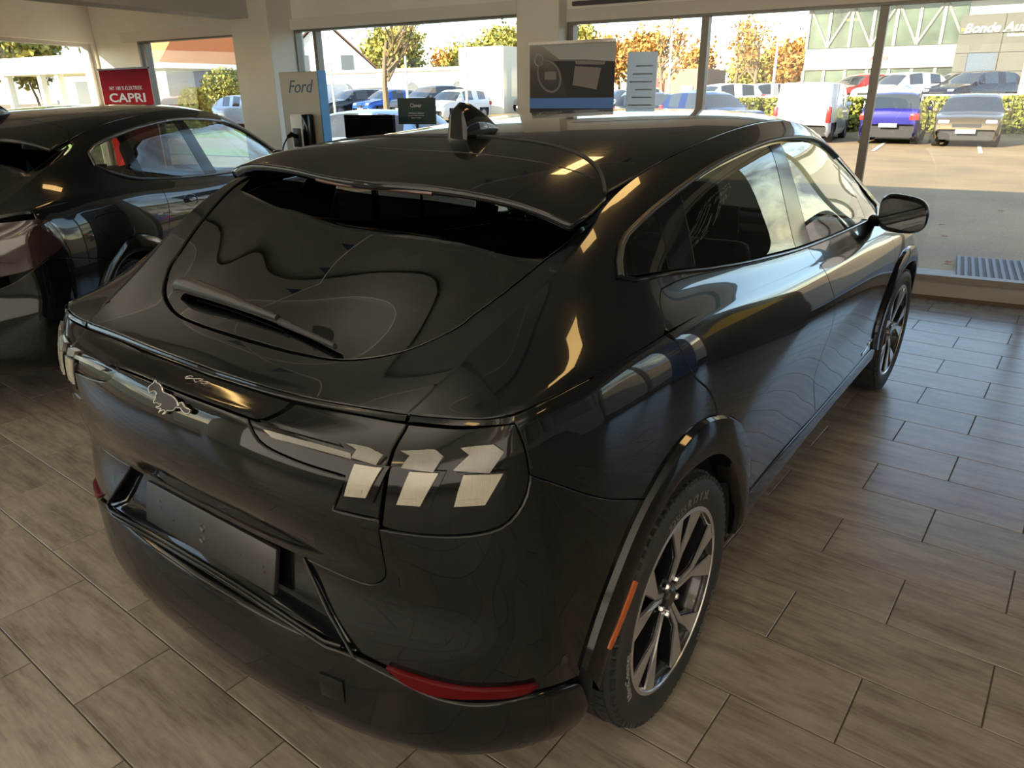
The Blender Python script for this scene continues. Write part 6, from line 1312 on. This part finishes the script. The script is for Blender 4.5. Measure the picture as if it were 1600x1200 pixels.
def outdoor():
    build_ground()
    # first row of parked cars
    car_small('van', 21.3, 3.0, R_(-1), (.86, .87, .90), 'white delivery van parked with its rear to the showroom', metal=0)
    car_small('city', 21.0, .42, R_(-2), (.02, .016, .20), 'small purple-blue and black hatchback seen from behind, right of the white van', metal=.3)
    car_small('hatch', 20.6, -1.72, PI+R_(-3), (.17, .125, .06), 'beige metallic hatchback facing the showroom in front of the hedge', metal=.7)
    car_small('wagon', 19.0, -4.2, R_(0), (.30, .32, .34), 'grey estate car cut by the right edge of the photo')
    # hedge, white rail, second row
    for i, y in enumerate(np.linspace(6.4, -8.5, 9)): bushy('hedge', 25.1, y, 1.5, 1.3, 1.2, [(.24, .25, .03), (.15, .18, .03), (.33, .30, .05)], 2600, 'clipped yellow-green hedge section, %s from the left' % ('first', 'second', 'third', 'fourth', 'fifth', 'sixth', 'seventh', 'eighth', 'ninth')[i], 'hedge', 'hedge sections behind the parking bays', 40+i, z=.18, size=.07, box=True)
    r = empty('guard_rail', rp(27, 1, .75), TH, label='white pipe rail along the raised car park behind the hedge', cat='fence')
    wm = mat('rail_white', (.85, .85, .85), rough=.5)
    for zz in (.72, .42): b = MB(); b.tube([(0, -11, zz), (0, 6, zz)], .035, 8); b.build('rail', wm, r)
    for y in np.arange(-11, 6.1, 2.4): b = MB(); b.tube([(0, y, -.1), (0, y, .75)], .035, 8); b.build('post', wm, r)
    G2 = 'cars on the raised car park'
    car_small('hatch', 31.4, -1.75, R_(140), (.012, .016, .035), 'dark blue hatchback side-on above the hedge, in front of the grey sign wall', G2)
    car_small('hatch', 31.2, 1.0, R_(140), (.80, .80, .78), 'white hatchback above the hedge between the red car and the dark blue hatchback', G2, metal=0)
    car_small('hatch', 34.6, -1.35, R_(140), (.7, .72, .7), 'white car half hidden behind the white and dark blue hatchbacks', G2, metal=0)
    car_small('hatch', 34.4, 2.9, R_(140), (.62, .03, .02), 'red hatchback above the hedge next to the glass showroom', G2)
    # building across the road
    build_dealer()
    # lamp posts
    for (x, y, h, nm) in ((28.2, 5.85, 3.6, 'tall grey lamp post with a flat twin head, left of the glass building'), (28.2, 10.55, 4.2, 'thin grey pole between the bare trees, left of the window mullion'), (17.5, 26.5, 4.2, 'white pole beside the silver saloon'), (20, 16.4, 3.8, 'white pole in front of the low white building, on the right'), (22, 21.0, 4.0, 'white pole in the middle of the left window'), (24, 27.4, 4.2, 'white pole right of the white gabled house')):
        r = empty('lamp_post', rp(x, y, gz(x, y)), TH, label=nm, cat='lamp post'); b = MB(); b.tube([(0, 0, 0), (0, 0, h)], [.07, .045], 10); b.build('pole', mat('pole_grey', (.62, .62, .60), rough=.5), r, smooth=50)
        if 'twin' in nm: b = MB(); b.prism([(-.62, h+.02), (-.5, h+.10), (.5, h+.10), (.62, h+.02), (0, h-.02)], -.15, .15, 'yz'); b.build('lamp_head', mat('pole_grey', (.62, .62, .60)), r)
    # middle distance, left of the mullion
    car_small('suv', 22.5, 7.0, R_(-128), (.006, .03, .14), 'bright blue SUV just left of the window mullion')
    car_small('wagon', 26.5, 10.2, R_(-80), (.02, .025, .035), 'black estate car in front of the brown box building')
    car_small('suv', 31.2, 9.0, R_(140), (.78, .78, .78), 'white SUV in the far row, right of the blue SUV', metal=0)
    for i, (y, c, nm) in enumerate(((7.6, (.03, .035, .045), 'black estate car in the far row, right of the white SUV'), (4.7, (.45, .48, .52), 'silver estate car in the far row behind the lamp post'), (11.6, (.5, .5, .52), 'silver SUV in the far row behind the black estate car'), (15.5, (.04, .05, .06), 'dark SUV at the left end of the far row'))): car_small('wagon' if i < 2 else 'suv', (35.8, 35.6, 33.5, 33.0)[i], (11.4, 8.2, 14.6, 18.8)[i], R_(140), c, nm, 'cars in the far row')
    r = empty('building', rp(47, 16.4, .4), TH, label='low brown box building with a red sign, behind the black estate car', cat='building')
    b = MB(); b.box((-3, -2.7, 0), (3, 2.4, 2.75)); b.build('wall', mat('box_brown', (.23, .19, .15), rough=.8), r); b = MB(); b.box((-3.1, -.2, .9), (-3.0, 1.4, 2.2)); b.build('red_sign', mat('sign_red', (.75, .03, .03), rough=.5), r)
    sign_text('Jeep', .75, frame((-3.12, .6, 1.5), (0, -1, 0), (0, 0, 1)), mat('print_white', (.85, .85, .85)), r, depth=.01); b = MB(); b.box((-3.08, -2.2, 0), (-2.98, -1.4, 1.7)); b.build('door', mat('door_grey', (.45, .45, .44), rough=.6), r)
    # left window: gabled house, low white workshop, cars
    wp = mat('white_render', (.84, .83, .80), rough=.8); tile_ = mat('dark_roof_tile', (.12, .07, .05), rough=.85, var=(30, .2)); wg = mat('far_window', (.10, .12, .14), rough=.2)
    r = empty('house', rp(46, 48.0, .3), TH+R_(40), label='white gabled house with a dark tiled roof behind the left window', cat='house')
    b = MB(); b.prism([(-4.2, 0), (4.2, 0), (4.2, 3.4), (0, 7.2), (-4.2, 3.4)], -5, 5, 'yz'); b.build('wall', wp, r)
    for sg in (-1, 1): b = MB(); b.add([(-5.3, sg*4.6, 3.15), (5.3, sg*4.6, 3.15), (5.3, 0, 7.35), (-5.3, 0, 7.35), (-5.3, sg*4.6, 3.30), (5.3, sg*4.6, 3.30), (5.3, 0, 7.5), (-5.3, 0, 7.5)], [(0, 1, 2, 3), (4, 5, 6, 7), (0, 1, 5, 4), (1, 2, 6, 5), (2, 3, 7, 6), (3, 0, 4, 7)]); b.build('roof', tile_, r)
    for y, z in ((-2.3, .9), (1.3, .9), (-2.3, 3.4), (1.3, 3.4)): b = MB(); b.box((-5.06, y, z), (-4.98, y+1.0, z+1.2)); b.build('window', wg, r)
    r = empty('building', rp(38, 31.0, .35), TH, label='long low white workshop with arched windows behind the left window', cat='building')
    b = MB(); b.box((-3, -8.6, 0), (3, 8.2, 2.85)); b.build('wall', wp, r); b = MB(); b.box((-3.2, -8.8, 2.85), (3.2, 8.4, 3.05)); b.build('roof', mat('flat_roof', (.55, .54, .5), rough=.8), r)
    for y in (5.2, -.5, -4.2):
        b = MB(); b.box((-3.05, y-.5, .2), (-2.98, y+.5, 1.7)); b.lathe([(0, 0), (.5, 0), (.5, .05), (0, .05)], 20, T=frame((-3.05, y, 1.7), (0, 1, 0), (0, 0, 1))); b.build('arched_window', wg, r)
    b = MB(); b.box((-3.05, 1.6, .3), (-2.98, 4.2, 1.9)); gp_ = b.build('workshop_gate', wg, r)
    for i in range(1, 4): b = MB(); b.box((-3.08, 1.6, .3+.4*i-.03), (-3.04, 4.2, .3+.4*i+.03)); b.build('bar', wp, gp_)
    b = MB(); b.box((-6.5, -9.6, 0), (-3.1, -6.6, 3.9)); b.build('annexe', mat('sunlit_yellow', (.86, .80, .62), rough=.8), r)
    GL = 'cars seen through the left window'
    car_small('wagon', 27.5, 29.0, R_(165), (.02, .022, .025), 'black car in front of the white gabled house', GL); car_small('hatch', 27.5, 26.4, R_(165), (.02, .10, .45), 'blue car left of the bare tree trunk', GL)
    car_small('van', 27.5, 32.3, R_(165), (.8, .8, .8), 'white van at the left edge of the left window', GL, metal=0); car_small('suv', 27.6, 23.6, R_(165), (.05, .055, .06), 'dark SUV in front of the low white workshop', GL); car_small('hatch', 25.5, 20.6, R_(175), (.8, .8, .8), 'white hatchback behind the small green sign', GL, metal=0)
    car_small('hatch', 5.2, 9.3, R_(100), (.30, .50, .78), 'pale blue car right outside the glass, left of the small green sign', GL, metal=.2, z=-.05)
    # the corner bay: low pale-blue building, topiary, saloon
    r = empty('building', rp(33, 58.5, .6), TH, label='low pale building with an orange tiled roof, left of the left pillar', cat='building')
    b = MB(); b.box((-4, -11, 0), (4, 3, 3.1)); b.build('wall', mat('pale_blue_wall', (.24, .27, .31), rough=.8), r); b = MB(); b.box((-4.5, -11.5, 3.1), (4.5, 3.5, 3.45)); b.build('eaves', wp, r)
    b = MB(); b.prism([(-4.3, 3.45), (4.3, 3.45), (2.6, 5.4), (-2.6, 5.4)], -10.8, -2.5, 'xz'); b.build('tiled_roof', mat('orange_tile', (.60, .20, .07), rough=.8, var=(20, .2)), r)
    b = MB(); b.box((-4.05, -3, .2), (-3.98, 0, 2.4)); b.build('window', wg, r)
    for i, (x, y, w, h, nm) in enumerate(((17, 29.6, 1.5, 1.9, 'tall yellow-green conical shrub, left of the silver saloon'), (27, 39.3, 3.0, 3.0, 'round dark green topiary tree in front of the pale building'), (24.5, 31.5, 1.2, 1.6, 'small green shrub beside the white pole'))): bushy('shrub', x, y, w, w, h, GR if i else YE, 2500, nm, 'shrub', 'clipped shrubs by the pale building', 60+i, size=.10)
    car_small('sedan', 19.0, 28.4, R_(-95), (.50, .56, .66), 'silver-blue saloon on the road left of the left pillar', z=.35); car_small('hatch', 21, 35.3, R_(30), (.55, .05, .03), 'red car left of the silver-blue saloon', z=.35)
    # service station canopy behind the far left window
    r = empty('canopy', rp(12.5, 32.8, .3), TH, label='white flat canopy on posts behind the far left window', cat='canopy')
    b = MB(); b.box((-.6, -3.9, 2.4), (2.2, 3.3, 3.08)); b.build('roof', wp, r)
    for y in (-3.5, -1.0, .3, 2.9): b = MB(); b.box((-.4, y-.12, -.3), (-.15, y+.12, 2.4)); b.build('post', wp, r)
    b = MB(); b.box((.9, -3.4, -.3), (2.0, -1.6, 2.38)); b.build('kiosk', mat('kiosk_grey', (.62, .60, .50), rough=.6), r)
    # trees
    k = 0
    for (x, y, h, c, n, bare) in ((36, 13.6, 6.4, OR, 420, 1), (47, 20.5, 5.0, OR, 3400, 0), (46, 12.0, 7.2, OR, 420, 1), (41, 9.6, 7.0, OR, 480, 1), (57.5, 13.6, 4.4, YE, 4200, 0), (48, 9.0, 4.2, OR, 4200, 0), (51, 5.5, 4.2, OR, 4200, 0), (55, 9.4, 4.4, OR, 4200, 0), (63, 12.5, 5.0, OR, 4200, 0), (56, 18.0, 4.6, OR, 3600, 0)):
        k += 1; tree(x, y, h, 3.2, c, n, ('nearly bare orange autumn tree beyond the car park, number %s from the left' if bare else 'orange autumn tree with a full crown beyond the car park, number %s from the left') % ['one', 'two', 'three', 'four', 'five', 'six', 'seven', 'eight', 'nine', 'ten', 'eleven'][k-1], 'autumn trees beyond the car park', 100+k, bare=bool(bare), size=.10 if bare else .15)
    for i, y in enumerate(np.linspace(64, 30, 9)):
        tree(60+(i % 3)*9, y, 7.2+(i % 2), 4.5, (OR, GR+YE, YE)[(i+1) % 3], 6500, 'autumn tree in the wood behind the white workshop, %s from the left' % ['first', 'second', 'third', 'fourth', 'fifth', 'sixth', 'seventh', 'eighth', 'ninth'][i], 'wood behind the white workshop', 130+i, size=.22)
    tree(19, 19.8, 6.4, 2.4, YE, 160, 'bare young street tree in front of the low white workshop', None, 150, trunk=.15, bare=True, size=.10)
    for i, (x, y) in enumerate(((40, 84), (36, 76), (44, 72), (30, 90), (40, 65), (20, 70), (26, 78))): tree(x, y, 9, 5.5, YE+GR, 4200, 'yellowing tree behind the white canopy, %s of the clump' % ['first', 'second', 'third', 'fourth', 'fifth', 'sixth', 'seventh'][i], 'trees behind the canopy', 160+i, size=.36)

def build_dealer():
    """white and glass showroom over the road with a grey sign wall"""
    wm = mat('cladding_white', (.30, .30, .27), rough=.6); gm = mat('facade_glass', (.085, .115, .085), rough=.15, coat=.2, var=(.8, .45)); gy = mat('panel_grey', (.112, .113, .094), rough=.7, var=(2, .06))
    r = empty('building', rp(37, 0, .85), TH, label='white showroom with a glass upper floor and a grey sign wall across the road', cat='building')
    Y0, Y1 = 6.15, -14
    b = MB(); b.box((0, Y1, 0), (10, Y0, 4.95)); b.build('wall', mat('inner_wall', (.50, .52, .50), rough=.7), r)
    # curved white roof
    b = MB(); pts = [(-1.0, 4.85), (-1.0, 5.15), (2, 5.6), (6, 5.8), (10.5, 5.6), (10.5, 5.3)]; b.prism(pts, Y1, Y0+.7, 'xz'); b.build('roof', wm, r)
    b = MB(); b.box((-.25, Y1, 1.85), (.02, Y0, 2.85)); b.build('white_band', wm, r)
    # glass bays
    n = 7; ys = np.linspace(Y0, -1.0, n+1)
    for i in range(n):
        for z0, z1 in ((.05, 1.82), (2.88, 4.82)):
            b = MB(); b.box((-.10, ys[i]-.06, z0), (-.05, ys[i+1]+.06, z1)); b.build('glass_bay', gm, r)
            b = MB(); b.box((-.18, ys[i]-.07, z0), (-.04, ys[i]+.07, z1)); b.build('mullion', wm, r)
        if i % 2 == 0 or True:
            a, c = (ys[i], ys[i+1]) if i % 2 else (ys[i+1], ys[i]); b = MB(); b.tube([(.0-.14, a, 2.9), (-.14, c, 4.8)], .06, 6); b.build('brace', wm, r)
    sign_text('Bonde Auto', .42, frame((-.27, 4.7, 2.32), (0, -1, 0), (0, 0, 1)), mat('pale_letter', (.70, .74, .60), rough=.6), r, depth=.02, shear=.25); b = MB(); b.box((-.27, 3.05, 2.05), (-.255, 2.2, 2.75)); b.build('small_sign', mat('peach', (.85, .62, .45), rough=.6), r)
    sign_text('Auto', .40, frame((-.285, 2.62, 2.34), (0, -1, 0), (0, 0, 1)), mat('sign_red', (.75, .03, .03)), r, depth=.02, shear=.25)
    # grey sign wall of big panels
    w = empty('sign_wall', rp(33.6, -2.35, .85), TH, label='grey panelled sign wall lettered Bonde Auto on the right', cat='sign wall')
    b = MB(); b.box((.05, -1.75, 0), (.5, 1.6, 3.85)); b.build('core', gy, w)
    for i in range(5):
        for j in range(2):
            y0 = 1.6-j*1.68; b = MB()
            if i in (1, 2) and j == 0: b.box((-.02, y0-.5, i*.77+.01), (.05, y0-.01, (i+1)*.77-.01)); b.box((-.02, y0-1.66, i*.77+.01), (.05, y0-1.6, (i+1)*.77-.01))
            else: b.box((-.02, y0-1.67, i*.77+.01), (.05, y0-.01, (i+1)*.77-.01))
            b.build('panel', gy, w)
    b = MB(); b.box((.02, -.02, .77), (.06, 1.1, 2.3)); b.build('window', mat('sky_glass', (.10, .13, .17), rough=.2), w)
    b = MB(); b.box((.0, .30, .77), (.04, .95, 1.25)); b.build('shelf', mat('shelf', (.55, .48, .35), rough=.6), w)
    sign_text('Bonde Auto', .52, frame((-.04, .15, 3.28), (0, -1, 0), (0, 0, 1)), mat('letter_white', (.95, .95, .95), rough=.5), w, depth=.02, shear=.25, bold=.008, name='lettering')
    yl = mat('sign_yellow', (.95, .55, .03), rough=.5)
    for a, c, z in ((1.52, 1.3, 3.22), (-1.12, -1.62, 3.22), (-.95, -.55, 2.93)): b = MB(); b.box((-.04, a, z), (-.02, c, z+.09)); b.build('yellow_bar', yl, w)
    sign_text('bilhuset', .2, frame((-.04, -.55, 2.98), (0, -1, 0), (0, 0, 1)), mat('letter_white', (.95, .95, .95)), w, depth=.02)
    c_ = empty('column', rp(30, -3.45, .8), TH, label='white round pillar at the right edge in front of the sign wall', cat='column'); b = MB(); b.tube([(0, 0, 0), (0, 0, 5)], .22, 16); b.build('shaft', wm, c_, smooth=50)
# ================================================================ assemble
build_room()
suv = build_suv()
def warp_left(root):
    """the far rear corner and far spoiler end sit a little further out than their near twins, as measured"""
    bumps = []
    for P_, r0, ax, by in (((-.60, .82, 1.10), .24, -26, 18), ((-.12, .64, 1.40), .26, -28, -30)):
        P_ = Vector(P_); z = (P_-cam.location).dot(f_); bumps.append((np.array(P_), r0, np.array((rr*ax+dd*by)*z/1136.84)))
    for o in root.children_recursive:
        if o.type != 'MESH' or o.name.split('.')[0] in ('tyre', 'rim', 'spokes', 'cabin_trim'): continue
        me = o.data; n = len(me.vertices); co = np.empty(n*3); me.vertices.foreach_get('co', co); co = co.reshape(-1, 3)
        if co[:, 1].max() < .05: continue
        D = np.zeros_like(co); side_ = np.clip((co[:, 1]-.02)/.3, 0, 1); side_ = side_*side_*(3-2*side_)
        for c0, r0, v in bumps: D += np.exp(-np.sum((co-c0)**2, 1)/(2*r0*r0))[:, None]*v*side_[:, None]
        if np.abs(D).max() < 1e-4: continue
        me.vertices.foreach_set('co', (co+D).ravel()); me.update()
bpy.context.view_layer.update()
warp_left(suv)
first_wheels = [o for o in suv.children if o.name.split('.')[0] in ('tyre', 'rim')]
car2 = build_second()
def clone(o, par):
    c = o.copy(); COL.objects.link(c); c.parent = par
    for ch in list(o.children): clone(ch, c)
    return c
for o in first_wheels: clone(o, car2)
car2.scale = (1.02, 1.02, 1.02); car2.location = (.13, 3.74, 0); car2.rotation_euler = (0, 0, .536)
car3 = copy_tree(car2); car3['label'] = 'third dark car at the far left, only its roof showing behind the second'
car3.location = (-.9, 6.9, 0); car3.rotation_euler = (0, 0, .60); car3.scale = (1.09, 1.09, 1.09)
furnish(); back_fill()
outdoor()
